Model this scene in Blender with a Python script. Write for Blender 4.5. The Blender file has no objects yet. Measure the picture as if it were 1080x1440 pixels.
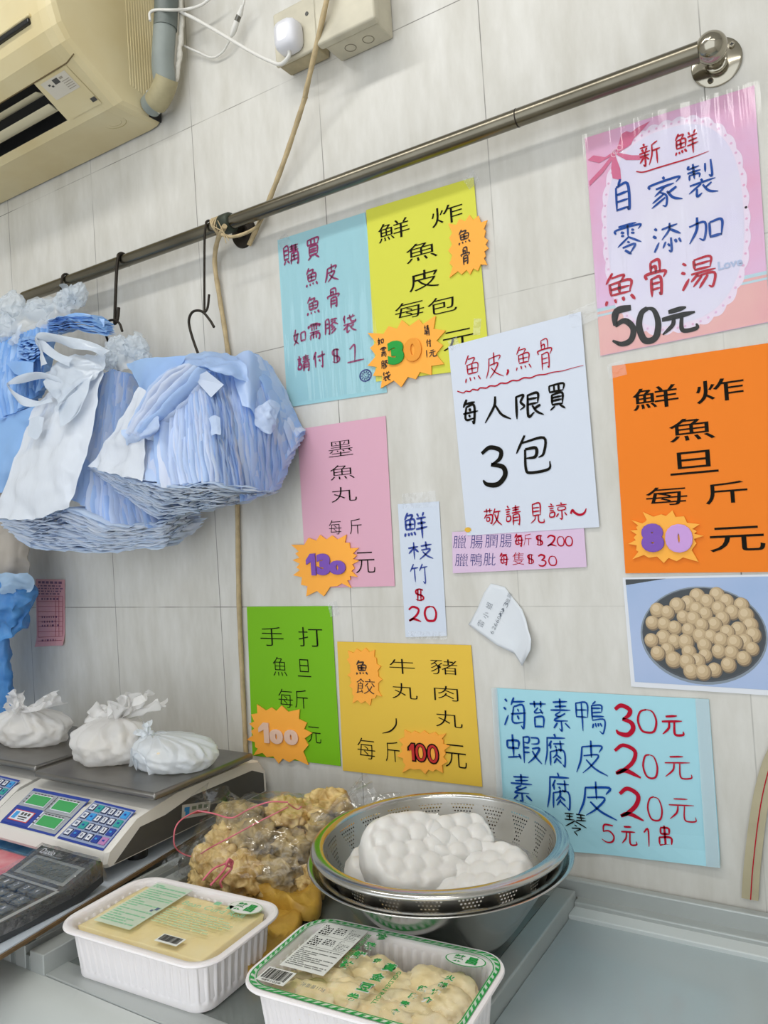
import bpy, math, random
import numpy as np
from mathutils import Vector, Matrix, noise
random.seed(7)
SC = bpy.context.scene
COL = SC.collection

# ------------------------------------------------------------------ camera
RM = np.array([[0.84360869, -0.5327029, 0.06746848], [0.53302231, 0.84597382, 0.0146803], [-0.0648968, 0.02357778, 0.9976134]])
CAM = np.array([1.4869811, -1.04603296, 1.51319416])          # metres; wall is y = 0, floor is z = 0
cam_data = bpy.data.cameras.new('camera')
cam_data.sensor_fit = 'HORIZONTAL'; cam_data.sensor_width = 36.0; cam_data.lens = 36.0
cam_data.clip_start = 0.02
cam = bpy.data.objects.new('camera', cam_data); COL.objects.link(cam)
r_, f_, u_ = RM[:, 0], RM[:, 1], RM[:, 2]
cam.matrix_world = Matrix(((r_[0], u_[0], -f_[0], CAM[0]), (r_[1], u_[1], -f_[1], CAM[1]), (r_[2], u_[2], -f_[2], CAM[2]), (0, 0, 0, 1)))
SC.camera = cam
# ------------------------------------------------------------------ light and exposure
SC.view_settings.view_transform = 'Standard'; SC.view_settings.look = 'None'
SC.view_settings.gamma = 1.0; SC.view_settings.exposure = -0.36; SC.view_settings.use_curve_mapping = False
world = bpy.data.worlds.new('daylight'); SC.world = world; world.use_nodes = True
world.node_tree.nodes['Background'].inputs[0].default_value = (0.90, 0.95, 1.0, 1)
world.node_tree.nodes['Background'].inputs[1].default_value = 2.25
def area(name, loc, sx, sy, power, col=(1, 0.985, 0.95), rot=(0, 0, 0)):
    l = bpy.data.lights.new(name, 'AREA'); l.shape = 'RECTANGLE'; l.size = sx; l.size_y = sy; l.energy = power; l.color = col
    o = bpy.data.objects.new(name, l); o.location = loc; o.rotation_euler = rot; COL.objects.link(o); return o
area('fluorescent_tube_light', (0.75, -0.85, 2.93), 1.5, 0.12, 15)
area('fluorescent_tube_light', (1.9, -1.9, 2.93), 1.5, 0.2, 12)

# ------------------------------------------------------------------ measuring helpers (photo pixel -> point on a known plane)
def ray(px, py): return RM @ np.array([(px - 540) / 1080, 1, -(py - 720) / 1080])
def onax(px, py, ax, v):
    d = ray(px, py); return CAM + d * ((v - CAM[ax]) / d[ax])
def WX(px, py, x): return onax(px, py, 0, x)
def WY(px, py, y=0.0): return onax(px, py, 1, y)
def WZ(px, py, z): return onax(px, py, 2, z)
def PL(px, py, p0, n):
    d = ray(px, py); return CAM + d * (((p0 - CAM) @ n) / (d @ n))

# ------------------------------------------------------------------ materials
def lin(h):
    h = h.lstrip('#'); o = []
    for i in (0, 2, 4):
        c = int(h[i:i + 2], 16) / 255; o.append(c / 12.92 if c <= .04045 else ((c + .055) / 1.055) ** 2.4)
    return (*o, 1)
class NT:
    def __init__(s, name):
        s.m = bpy.data.materials.new(name); s.m.use_nodes = True; s.t = s.m.node_tree; s.t.nodes.clear()
        s.out = s.n('ShaderNodeOutputMaterial')
    def n(s, t, **kw):
        a = s.t.nodes.new(t)
        for k, v in kw.items(): setattr(a, k, v)
        return a
    def l(s, a, b): s.t.links.new(a, b)
def inp(n, k, v):
    if k in n.inputs: n.inputs[k].default_value = v
def coords(t, scale=(1, 1, 1), kind='Object'):
    tc = t.n('ShaderNodeTexCoord'); mp = t.n('ShaderNodeMapping'); mp.inputs['Scale'].default_value = scale
    t.l(tc.outputs[kind], mp.inputs['Vector']); return mp.outputs[0]
def mat(name, col, rough=.5, metal=0., var=0., vscale=20., bump=0., bscale=60., stretch=(1, 1, 1), spec=.5, col2=None, trans=0., alpha=1., coat=0., island=None, sss=0., detail=4., tcol=None):
    t = NT(name); p = t.n('ShaderNodeBsdfPrincipled')
    c = lin(col) if isinstance(col, str) else col
    inp(p, 'Base Color', c); inp(p, 'Roughness', rough); inp(p, 'Metallic', metal); inp(p, 'Specular IOR Level', spec)
    inp(p, 'Coat Weight', coat); inp(p, 'Coat Roughness', .08)
    if sss: inp(p, 'Subsurface Weight', sss); inp(p, 'Subsurface Radius', (.01, .008, .006)); inp(p, 'Subsurface Scale', .6)
    src = None
    if var or col2:
        nz = t.n('ShaderNodeTexNoise'); nz.inputs['Scale'].default_value = vscale; nz.inputs['Detail'].default_value = detail
        t.l(coords(t, stretch), nz.inputs['Vector'])
        cr = t.n('ShaderNodeValToRGB'); cr.color_ramp.elements[0].position = .32; cr.color_ramp.elements[1].position = .68
        d = lin(col2) if col2 else tuple(x * (1 - var) for x in c[:3]) + (1,)
        cr.color_ramp.elements[0].color = d; cr.color_ramp.elements[1].color = c
        t.l(nz.outputs['Fac'], cr.inputs[0]); src = cr.outputs[0]
    if island:
        g = t.n('ShaderNodeNewGeometry'); mx = t.n('ShaderNodeMix', data_type='RGBA')
        t.l(g.outputs['Random Per Island'], mx.inputs[0]); mx.inputs[6].default_value = c; mx.inputs[7].default_value = lin(island)
        src = mx.outputs[2]
    if src: t.l(src, p.inputs['Base Color'])
    if bump:
        nb = t.n('ShaderNodeTexNoise'); nb.inputs['Scale'].default_value = bscale; nb.inputs['Detail'].default_value = 3
        t.l(coords(t, stretch), nb.inputs['Vector'])
        b = t.n('ShaderNodeBump'); b.inputs['Strength'].default_value = bump; b.inputs['Distance'].default_value = .004
        t.l(nb.outputs['Fac'], b.inputs['Height']); t.l(b.outputs[0], p.inputs['Normal'])
    sh = p.outputs[0]
    if trans:
        tr = t.n('ShaderNodeBsdfTranslucent')
        if tcol: tr.inputs[0].default_value = lin(tcol)
        elif src: t.l(src, tr.inputs[0])
        else: tr.inputs[0].default_value = c
        m = t.n('ShaderNodeMixShader'); m.inputs[0].default_value = trans; t.l(sh, m.inputs[1]); t.l(tr.outputs[0], m.inputs[2]); sh = m.outputs[0]
    if alpha < 1:
        tp = t.n('ShaderNodeBsdfTransparent'); m = t.n('ShaderNodeMixShader'); m.inputs[0].default_value = alpha
        t.l(tp.outputs[0], m.inputs[1]); t.l(sh, m.inputs[2]); sh = m.outputs[0]
    t.l(sh, t.out.inputs[0]); return t.m
def clear(name, gloss=.06, edge=.5, rough=.08, bump=.4, bscale=40., tint=(1, 1, 1, 1), stretch=(1, 1, 1), milk=0., mcol=(.9, .92, .95, 1)):
    """clear film: see-through, with a glossy sheen that grows at grazing angles"""
    t = NT(name)
    tp = t.n('ShaderNodeBsdfTransparent'); tp.inputs[0].default_value = tint
    gl = t.n('ShaderNodeBsdfGlossy'); gl.inputs['Roughness'].default_value = rough
    lw = t.n('ShaderNodeLayerWeight'); lw.inputs[0].default_value = .35
    mr = t.n('ShaderNodeMapRange'); mr.inputs[3].default_value = gloss; mr.inputs[4].default_value = edge
    t.l(lw.outputs['Facing'], mr.inputs[0])
    if bump:
        nb = t.n('ShaderNodeTexNoise'); nb.inputs['Scale'].default_value = bscale; nb.inputs['Detail'].default_value = 3
        t.l(coords(t, stretch), nb.inputs['Vector'])
        b = t.n('ShaderNodeBump'); b.inputs['Strength'].default_value = bump; b.inputs['Distance'].default_value = .01
        t.l(nb.outputs['Fac'], b.inputs['Height']); t.l(b.outputs[0], gl.inputs['Normal'])
    m = t.n('ShaderNodeMixShader'); t.l(mr.outputs[0], m.inputs[0]); t.l(tp.outputs[0], m.inputs[1]); t.l(gl.outputs[0], m.inputs[2])
    sh = m.outputs[0]
    if milk:
        df = t.n('ShaderNodeBsdfDiffuse'); df.inputs[0].default_value = mcol
        m2 = t.n('ShaderNodeMixShader'); m2.inputs[0].default_value = milk; t.l(sh, m2.inputs[1]); t.l(df.outputs[0], m2.inputs[2]); sh = m2.outputs[0]
    t.l(sh, t.out.inputs[0]); return t.m

def tile_material():
    t = NT('glazed wall tile'); p = t.n('ShaderNodeBsdfPrincipled')
    tc = t.n('ShaderNodeTexCoord'); sx = t.n('ShaderNodeSeparateXYZ'); t.l(tc.outputs['Object'], sx.inputs[0])
    def M(op, a, b=None):
        n = t.n('ShaderNodeMath', operation=op)
        for i, v in enumerate((a, b)):
            if v is None: continue
            if isinstance(v, (int, float)): n.inputs[i].default_value = v
            else: t.l(v, n.inputs[i])
        return n.outputs[0]
    def edge(o, size, off):
        q = M('ADD', M('DIVIDE', M('SUBTRACT', o, off), size), 100.0)
        f = M('ABSOLUTE', M('SUBTRACT', M('FRACT', M('ADD', q, .5)), .5))
        return M('MULTIPLY', f, size)
    e = M('MINIMUM', edge(sx.outputs[0], .29754, 0), edge(sx.outputs[2], .4545, 1.39))
    g = t.n('ShaderNodeMapRange'); g.inputs[1].default_value = .0004; g.inputs[2].default_value = .0011; g.inputs[3].default_value = 1; g.inputs[4].default_value = 0
    t.l(e, g.inputs[0])
    nz = t.n('ShaderNodeTexNoise'); nz.inputs['Scale'].default_value = 26; nz.inputs['Detail'].default_value = 6; nz.inputs['Roughness'].default_value = .62
    t.l(coords(t, (1.0, 1.0, .28)), nz.inputs['Vector'])
    cr = t.n('ShaderNodeValToRGB'); cr.color_ramp.elements[0].position = .3; cr.color_ramp.elements[1].position = .72
    cr.color_ramp.elements[0].color = lin('#C5C2B9'); cr.color_ramp.elements[1].color = lin('#D8D6D0'); t.l(nz.outputs['Fac'], cr.inputs[0])
    n2 = t.n('ShaderNodeTexNoise'); n2.inputs['Scale'].default_value = 7; t.l(coords(t), n2.inputs['Vector'])
    gm = M('MULTIPLY', g.outputs[0], M('MINIMUM', M('MAXIMUM', M('MULTIPLY', M('SUBTRACT', n2.outputs['Fac'], .36), 3.2), .12), .8))
    mx = t.n('ShaderNodeMix', data_type='RGBA'); t.l(gm, mx.inputs[0]); t.l(cr.outputs[0], mx.inputs[6]); mx.inputs[7].default_value = lin('#4B463F')
    t.l(mx.outputs[2], p.inputs['Base Color']); p.inputs['Roughness'].default_value = .34; inp(p, 'Specular IOR Level', .35)
    nb = t.n('ShaderNodeTexNoise'); nb.inputs['Scale'].default_value = 70; t.l(coords(t, (1, 1, .35)), nb.inputs['Vector'])
    b = t.n('ShaderNodeBump'); b.inputs['Strength'].default_value = .12; b.inputs['Distance'].default_value = .002
    t.l(nb.outputs['Fac'], b.inputs['Height']); t.l(b.outputs[0], p.inputs['Normal'])
    t.l(p.outputs[0], t.out.inputs[0]); return t.m

# ------------------------------------------------------------------ mesh builder
class MB:
    def __init__(s): s.v = []; s.f = []; s.m = []
    def add(s, vs, fs, mi=0):
        o = len(s.v); s.v += [tuple(float(c) for c in p) for p in vs]; s.f += [tuple(i + o for i in f) for f in fs]; s.m += [mi] * len(fs)
    def grid(s, P, mi=0, closeu=False, closev=False):
        nu, nv = len(P), len(P[0]); vs = [p for row in P for p in row]; fs = []
        for i in range(nu - (0 if closeu else 1)):
            for j in range(nv - (0 if closev else 1)):
                a, b = i, (i + 1) % nu; c, d = j, (j + 1) % nv
                fs.append((a * nv + c, b * nv + c, b * nv + d, a * nv + d))
        s.add(vs, fs, mi)
    def box(s, x0, x1, y0, y1, z0, z1, mi=0):
        vs = [(x, y, z) for z in (z0, z1) for y in (y0, y1) for x in (x0, x1)]
        s.add(vs, [(0, 2, 3, 1), (4, 5, 7, 6), (0, 1, 5, 4), (2, 6, 7, 3), (0, 4, 6, 2), (1, 3, 7, 5)], mi)
    def poly(s, pts, mi=0): s.add(pts, [tuple(range(len(pts)))], mi)
    def tube(s, path, r, mi=0, n=10, cap=True):
        path = [np.array(p, float) for p in path]; R = r if hasattr(r, '__len__') else [r] * len(path)
        t0 = path[1] - path[0]; t0 /= np.linalg.norm(t0)
        up = np.array([0, 0, 1.0]) if abs(t0[2]) < .9 else np.array([0, 1.0, 0])
        nrm = np.cross(t0, up); nrm /= np.linalg.norm(nrm); rings = []
        for i, p in enumerate(path):
            a = path[max(0, i - 1)]; b = path[min(len(path) - 1, i + 1)]; t = b - a; t = t / (np.linalg.norm(t) + 1e-12)
            nrm = nrm - t * (nrm @ t); nrm /= np.linalg.norm(nrm) + 1e-12; bi = np.cross(t, nrm)
            rings.append([p + R[i] * (math.cos(2 * math.pi * k / n) * nrm + math.sin(2 * math.pi * k / n) * bi) for k in range(n)])
        s.grid(rings, mi, closev=True)
        if cap: s.poly(rings[0][::-1], mi); s.poly(rings[-1], mi)
    def lathe(s, prof, cx, cy, n=64, mi=0, z0=0.):
        s.grid([[(cx + r * math.cos(2 * math.pi * k / n), cy + r * math.sin(2 * math.pi * k / n), z0 + z) for k in range(n)] for r, z in prof], mi, closev=True)
    def disc(s, c, r, ax, n=24, mi=0):
        ax = np.array(ax, float); ax /= np.linalg.norm(ax); u = np.cross(ax, [0, 0, 1.] if abs(ax[2]) < .9 else [1., 0, 0]); u /= np.linalg.norm(u); w = np.cross(ax, u)
        s.poly([np.array(c) + r * (math.cos(2 * math.pi * k / n) * u + math.sin(2 * math.pi * k / n) * w) for k in range(n)], mi)
    def build(s, name, mats, parent=None, smooth=True, mods=(), auto=None):
        mats = mats if isinstance(mats, (list, tuple)) else [mats]
        V = np.array(s.v)
        if parent is not None: org = np.array(parent.location) if parent.parent is None else np.array(parent.location) + np.array(parent.parent.location)
        else: org = np.array([(V[:, 0].min() + V[:, 0].max()) / 2, (V[:, 1].min() + V[:, 1].max()) / 2, V[:, 2].min()])
        me = bpy.data.meshes.new(name); me.from_pydata([tuple(p) for p in V - org], [], s.f)
        for m in mats: me.materials.append(m)
        me.polygons.foreach_set('material_index', s.m)
        me.polygons.foreach_set('use_smooth', [bool(smooth)] * len(s.f)); me.update()
        if smooth and auto: me.set_sharp_from_angle(angle=math.radians(auto))
        o = bpy.data.objects.new(name, me); COL.objects.link(o)
        if parent is not None: o.parent = parent
        else: o.location = org
        for k, kw in mods:
            md = o.modifiers.new(k, k)
            for a, b in kw.items(): setattr(md, a, b)
        return o
def bevel(w=.002, seg=2): return ('BEVEL', dict(width=w, segments=seg, limit_method='ANGLE'))
def solid(t, off=-1.): return ('SOLIDIFY', dict(thickness=t, offset=off))
def tag(o, label, cat, group=None, kind=None):
    if label: o['label'] = label
    if cat: o['category'] = cat
    if group: o['group'] = group
    if kind: o['kind'] = kind
    return o
def thing(name, loc, label, cat, group=None):
    o = bpy.data.objects.new(name, None); COL.objects.link(o); o.location = tuple(float(c) for c in loc); o.empty_display_size = .03
    return tag(o, label, cat, group)
def struct(o): o['kind'] = 'structure'; return o
def dup(root, off, label=None):
    r = root.copy(); COL.objects.link(r); r.location = Vector(root.location) + Vector(off)
    if label: r['label'] = label
    for ch in list(root.children):
        c = ch.copy(); COL.objects.link(c); c.parent = r
        for g in list(ch.children):
            d = g.copy(); COL.objects.link(d); d.parent = c
    return r
def cr(pts, m=8):
    """smooth curve through points (Catmull-Rom)"""
    P = [np.array(p, float) for p in pts]
    if len(P) < 3: return [P[0] + (P[-1] - P[0]) * i / m for i in range(m + 1)]
    Q = [2 * P[0] - P[1]] + P + [2 * P[-1] - P[-2]]; out = []
    for i in range(1, len(Q) - 2):
        for k in range(m):
            t = k / m; a, b, c, d = Q[i - 1:i + 3]
            out.append(.5 * (2 * b + (c - a) * t + (2 * a - 5 * b + 4 * c - d) * t * t + (3 * b - a - 3 * c + d) * t ** 3))
    return out + [P[-1]]
def at(pts, u):
    """point at parameter u in 0..1 of a polyline, by index"""
    x = u * (len(pts) - 1); i = min(int(x), len(pts) - 2); return pts[i] + (pts[i + 1] - pts[i]) * (x - i)
def nz3(p, s=1., o=0.): return np.array(noise.noise_vector(Vector((p[0] * s + o, p[1] * s + o * .7, p[2] * s - o))))
def nz1(p, s=1., o=0.): return noise.noise(Vector((p[0] * s + o, p[1] * s + o * .7, p[2] * s - o)))

# ------------------------------------------------------------------ printed glyphs (Blender's own built-in font) and brush strokes
_gc = {}
def glyph(ch, off=0., ext=0.):
    k = (ch, off, ext)
    if k not in _gc:
        c = bpy.data.curves.new('glyph', 'FONT'); c.body = ch; c.size = 1; c.offset = off; c.extrude = ext; c.resolution_u = 4
        if ext: c.bevel_depth = ext * .35; c.bevel_resolution = 1
        o = bpy.data.objects.new('glyph', c); COL.objects.link(o)
        dg = bpy.context.evaluated_depsgraph_get(); me = bpy.data.meshes.new_from_object(o.evaluated_get(dg))
        V = np.array([v.co[:] for v in me.vertices]); F = [tuple(p.vertices) for p in me.polygons]
        bpy.data.objects.remove(o); bpy.data.curves.remove(c); bpy.data.meshes.remove(me)
        lo, hi = V.min(0), V.max(0); sz = np.maximum(hi - lo, 1e-6)
        V = np.column_stack([(V[:, 0] - (lo[0] + hi[0]) / 2) / sz[0], (V[:, 1] - (lo[1] + hi[1]) / 2) / sz[1], (V[:, 2] - lo[2]) / (sz[2] if ext else 1)])
        _gc[k] = (V, F)
    return _gc[k]
class Flat:
    """a drawing surface: crop coordinates (u,v) of the photo -> points on a wall plane at depth y"""
    def __init__(s, x0, y0, sc, y): s.x0, s.y0, s.sc, s.y = x0, y0, sc, y
    def frame(s, u, v):
        px, py = s.x0 + u / s.sc, s.y0 + v / s.sc
        p = WY(px, py, s.y); a = WY(px + 1, py, s.y); b = WY(px, py + 1, s.y)
        return p, abs(a[0] - p[0]) / s.sc, abs(b[2] - p[2]) / s.sc
    def pt(s, u, v): return WY(s.x0 + u / s.sc, s.y0 + v / s.sc, s.y)
    def print(s, mb, ch, u, v, w, h, mi=0, off=-.008, rot=0., shear=0.):
        if ch == '1':
            p, sx, sz = s.frame(u, v); mb.poly([(p[0] + x * w * sx, s.y, p[2] + z * h * sz) for x, z in ((-.5, .24), (-.02, .5), (.45, .5), (.45, -.5), (-.05, -.5), (-.05, .16), (-.5, .02))], mi); return
        V, F = glyph(ch, off); p, sx, sz = s.frame(u, v); c, n = math.cos(math.radians(rot)), math.sin(math.radians(rot))
        X = V[:, 0] * w * sx + V[:, 1] * h * sz * shear; Z = V[:, 1] * h * sz
        mb.add(np.column_stack([p[0] + X * c - Z * n, np.full(len(V), s.y), p[2] + X * n + Z * c]), F, mi)
    def foam(s, mb, ch, u, v, w, h, thick, mi=0, off=.03, rot=0.):
        if ch == '1':
            p, sx, sz = s.frame(u, v); q = [(-.5, .22), (-.02, .5), (.5, .5), (.5, -.5), (.02, -.5), (.02, .14), (-.5, .0)]
            a_ = [(p[0] + x * w * sx, s.y, p[2] + z * h * sz) for x, z in q]; b_ = [(x, y - thick, z) for x, y, z in a_]; n = len(q)
            mb.poly(b_, mi); mb.add(a_ + b_, [(i, (i + 1) % n, n + (i + 1) % n, n + i) for i in range(n)], mi); return
        V, F = glyph(ch, off, .1); p, sx, sz = s.frame(u, v); c, n = math.cos(math.radians(rot)), math.sin(math.radians(rot))
        X = V[:, 0] * w * sx; Z = V[:, 1] * h * sz
        mb.add(np.column_stack([p[0] + X * c - Z * n, s.y - V[:, 2] * thick, p[2] + X * n + Z * c]), F, mi)
    def brush(s, mb, ch, u, v, w, h, width, mi=0, rot=0., seed=0):
        p, sx, sz = s.frame(u, v)
        pen(mb, STROKES[ch], lambda a, b: np.array([p[0] + (a - .5) * w * sx, s.y, p[2] - (b - .5) * h * sz]), width * (sx + sz) / 2, mi, seed + ord(ch[0]))
    def line(s, mb, pts, width, mi=0, m=6):
        P = [s.pt(*q) for q in pts]; sx = s.frame(*pts[0])[1]
        ribbon(mb, cr(P, m), width * sx, mi)
def ribbon(mb, P, w, mi, taper=(.75, .35), nrm=(0, -1, 0), lift=None):
    nrm = np.array(nrm, float); n = len(P); L = []; Rr = []
    for i, p in enumerate(P):
        t = P[min(n - 1, i + 1)] - P[max(0, i - 1)]; t = t / (np.linalg.norm(t) + 1e-9); sd = np.cross(nrm, t)
        f = i / max(1, n - 1); k = taper[0] + (1 - taper[0]) * min(1, f * 4) if f < .25 else (1 if f < .65 else 1 + (taper[1] - 1) * ((f - .65) / .35) ** 1.5)
        L.append(p + sd * w * .5 * k); Rr.append(p - sd * w * .5 * k)
    mb.grid([L, Rr], mi)
def pen(mb, strokes, f, w, mi, seed):
    rnd = random.Random(seed)
    for st in strokes:
        P = [f(a / 100 + rnd.uniform(-.012, .012), b / 100 + rnd.uniform(-.012, .012)) for a, b in st]
        ribbon(mb, cr(P, 5 if len(P) > 2 else 6), w * rnd.uniform(.85, 1.15), mi)
RAW = {
'魚': "30,2 8,32|25,16 62,14 48,32|18,34 20,68|18,36 78,32 76,66|20,50 76,48|46,34 46,66|20,68 78,65|8,82 2,96|30,80 34,92|54,79 58,90|78,76 90,92",
'皮': "24,20 18,60 2,96|24,22 84,14 76,32|52,0 51,50|26,46 72,42 50,72 22,96|34,56 60,80 98,98",
'骨': "30,4 30,34|30,4 68,2 70,34|30,20 50,18 50,34|8,48 10,36 92,34 82,50|30,48 28,98|30,50 70,48 70,92 60,88|30,64 68,62|30,78 68,76",
'每': "34,0 8,32|24,20 84,14|28,32 20,80 76,78|28,32 76,28 70,98 58,90|6,58 98,52|46,38 50,50|42,62 48,74",
'人': "46,0 40,40 2,98|44,36 66,74 98,96",
'限': "8,6 6,98|8,8 34,4 24,30 36,50 20,62|48,8 48,92 70,78|48,8 84,4 82,44|48,26 82,24|48,46 82,43|90,52 68,66|62,50 76,78 100,94",
'買': "14,4 12,30|14,4 86,2 84,28|38,4 38,28|62,4 62,26|12,30 86,28|24,40 22,80|24,40 78,38 76,78|24,52 76,50|24,64 76,62|22,80 78,78|36,84 10,100|62,82 90,98",
'包': "30,0 2,44|22,18 84,12 82,50 66,58|28,36 60,34 58,56 30,58|28,36 28,84 40,96 92,92 98,70",
'3': "8,14 40,0 78,12 72,32 40,46|40,46 82,56 88,78 60,98 20,96 6,84",
'敬': "2,16 52,12|18,2 20,26|38,0 36,26|18,30 2,56|14,40 48,38 44,84 34,80|16,52 32,51 32,68 16,70 16,52|66,4 54,40|62,24 98,20|86,24 74,66 48,98|62,34 78,74 100,98",
'請': "16,2 24,12|4,20 36,18|8,32 32,30|8,44 32,42|8,56 32,54 30,76 8,78 8,56|46,14 94,10|48,26 92,22|42,38 100,33|70,0 70,36|52,48 48,98|52,48 88,46 88,96 78,90|52,62 86,60|52,76 86,74",
'見': "24,4 24,62|24,4 74,2 74,60|24,22 72,20|24,40 72,38|24,60 74,58|40,62 34,80 4,98|60,60 60,86 70,96 96,94 98,78",
'諒': "16,2 24,12|4,20 36,18|8,32 32,30|8,44 32,42|8,56 32,54 30,76 8,78 8,56|70,0 74,10|44,16 100,12|54,26 54,44 88,42 88,25 54,27|72,46 72,92 60,88|56,60 42,80|86,58 98,76",
'~': "0,70 12,20 26,60 56,92 84,66 98,10",
'新': "24,0 28,10|6,16 46,13|16,22 22,34|38,20 32,34|2,40 52,36|4,54 50,50|28,38 28,96 18,90|24,58 4,82|32,60 46,74|88,4 60,16|62,16 60,56 44,98|62,40 100,36|82,40 82,100",
'鮮': "20,2 4,30|16,14 40,12 30,28|8,32 8,66|8,32 46,30 46,64|8,48 46,46|27,32 27,64|8,66 46,64|6,78 2,92|18,78 20,90|30,76 34,88|42,74 50,88|60,8 66,22|90,4 82,20|56,28 98,24|58,46 96,42|52,66 100,60|77,26 77,100",
'自': "44,0 30,20|20,22 16,98|20,22 80,18 82,96 70,92|20,46 80,44|20,70 80,68|16,94 80,92",
'家': "48,0 52,10|8,30 10,18 92,14 84,28|24,36 78,32|50,36 20,58|36,48 54,66 52,98 40,94|46,58 12,80|50,70 8,98|84,44 58,60|56,52 74,78 100,92",
'製': "10,2 4,14|6,12 44,10|2,24 46,21|24,0 24,44|8,32 8,46|8,32 42,30 42,44|62,6 62,32|82,0 82,46 72,42|46,50 50,56|8,62 92,56|46,62 4,84|30,76 30,98 46,90|80,66 56,78|50,66 70,90 98,98",
'零': "16,4 82,2|6,24 8,12 94,10 88,24|50,4 50,42|24,22 36,26|24,32 36,36|62,20 74,24|62,30 74,34|50,42 10,68|50,42 96,66|46,56 54,62|28,72 72,68 52,96|36,82 58,98",
'添': "8,6 18,16|2,32 14,42|4,90 22,58|34,16 90,10|62,0 58,24 32,52|62,20 98,46|64,50 64,98 54,92|46,62 34,82|52,70 58,82|78,60 84,72|90,58 98,76",
'加': "4,34 50,28 44,90 30,84|28,4 24,50 2,96|62,34 62,92|62,34 96,32 94,90|62,88 94,86",
'湯': "8,6 18,16|2,34 14,42|2,94 22,60|40,4 40,36|40,4 84,2 84,36|40,20 84,18|40,36 84,34|30,48 98,44|48,50 28,72|46,58 94,56 86,98 74,92|58,60 34,88|74,60 50,96",
'5': "88,2 30,4 18,42|18,42 60,34 90,60 78,90 40,98 4,84",
'0': "50,1 20,12 4,50 20,90 52,99 84,88 96,48 80,10 46,1",
'元': "24,12 74,6|4,38 96,30|38,38 32,66 4,96|60,36 58,84 68,96 98,92 98,76",
'枝': "2,34 44,28|24,4 24,98|24,36 2,66|26,40 42,58|52,26 98,20|74,2 74,44|54,48 90,44 70,74 46,98|58,56 76,80 100,96",
'竹': "22,0 2,40|12,24 46,20|26,24 26,92|70,0 52,36|62,22 98,16|82,20 82,98 70,90",
'2': "6,20 40,0 82,16 70,50 30,80 4,92|4,92 40,80 98,96",
'海': "10,6 20,16|2,34 14,42|2,96 22,60|50,0 36,26|44,14 96,10|48,30 40,82 88,80|48,30 90,27 86,98 74,92|32,56 100,50|64,36 68,46|60,60 66,72",
'苔': "2,14 98,10|30,2 32,26|68,0 66,26|50,26 28,44 80,40|60,30 76,48|26,60 26,98|26,60 76,58 76,96|26,94 76,92",
'素': "18,12 82,8|24,24 78,20|6,36 94,32|50,0 50,34|48,40 26,52 52,56|70,44 20,68 80,66|50,68 50,98 40,92|32,76 14,92|66,74 88,90",
'鴨': "6,10 6,56|6,10 42,8 42,54|6,32 42,30|6,54 42,52|24,10 24,98|72,0 62,12|58,14 58,60|58,14 90,12 90,34|58,24 90,22|58,36 90,34|58,48 96,46|58,60 98,56 90,98 80,92|60,72 56,86|68,70 70,82|76,70 78,80|84,68 88,78",
'蝦': "4,24 4,50|4,24 36,22 36,48|4,50 36,48|20,2 20,80|2,84 40,76|34,68 42,86|50,6 50,98|50,8 66,6 66,24 50,26|50,44 66,42|50,60 66,58|72,8 92,6 92,26 72,28|74,44 96,42 80,72 60,96|74,52 84,74 100,94",
'腐': "50,0 54,8|16,14 94,10|18,14 14,60 2,98|38,20 24,40|32,32 32,48|44,30 90,27|74,18 74,48 64,44|50,36 56,44|28,54 26,98|28,54 86,50 86,96 76,90|56,46 54,62 36,76|54,64 74,74|56,72 40,90|54,76 74,90",
'串': "26,10 26,30|26,10 74,8 74,28|26,30 74,28|16,42 16,68|16,42 84,38 84,66|16,68 84,64|50,0 50,100",
'琴': "4,8 44,6|8,20 42,18|2,34 46,30|24,8 24,32|54,6 96,4|56,18 94,16|52,32 98,28|76,6 76,30|50,34 4,62|50,36 98,58|44,52 54,58|30,68 70,64 46,80|40,80 56,98",
'購': "6,4 6,70|6,4 34,2 34,68|6,24 34,22|6,44 34,42|6,66 34,64|14,74 2,94|26,74 38,90|44,10 98,6|46,22 96,18|42,34 100,30|58,0 58,34|82,0 82,34|52,44 48,98|52,44 92,42 92,98 84,94|70,44 70,82|52,60 92,58|44,78 98,74",
'如': "24,0 10,56 40,90|40,24 26,66 2,94|2,36 50,30|62,30 62,80|62,30 96,28 94,78|62,76 94,74",
'需': "16,4 82,2|6,24 8,12 94,10 88,24|50,4 50,42|24,22 36,26|24,32 36,36|62,20 74,24|62,30 74,34|10,52 92,48|50,50 36,64|16,66 14,96|16,66 86,62 86,96 78,90|38,66 38,90|62,66 62,90",
'膠': "8,4 8,60 2,96|8,4 34,2 34,92 26,88|8,30 34,28|8,56 34,54|46,6 64,4 60,20|50,14 58,22|70,2 96,4|72,14 84,20|68,24 42,46|68,24 100,44|66,44 48,58|74,54 48,74|84,66 44,98",
'袋': "20,0 6,26|14,16 14,46|34,20 94,12|54,0 66,38 96,42 98,30|76,2 84,8|6,56 94,50|48,56 4,80|30,72 30,96 50,88|84,58 58,72|50,60 72,86 100,98",
'付': "28,0 4,44|18,24 18,98|36,34 98,26|76,2 76,96 62,88|48,50 58,66",
'$': "80,12 50,4 20,14 24,40 70,56 80,80 50,94 14,84|36,0 30,98|62,0 58,98",
'1': "20,20 50,2 46,92|4,94 98,90",
'l': "50,0 48,100",
',': "60,0 70,40 20,100",
}
STROKES = {k: [[tuple(float(c) for c in q.split(',')) for q in st.split()] for st in v.split('|')] for k, v in RAW.items()}

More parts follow.
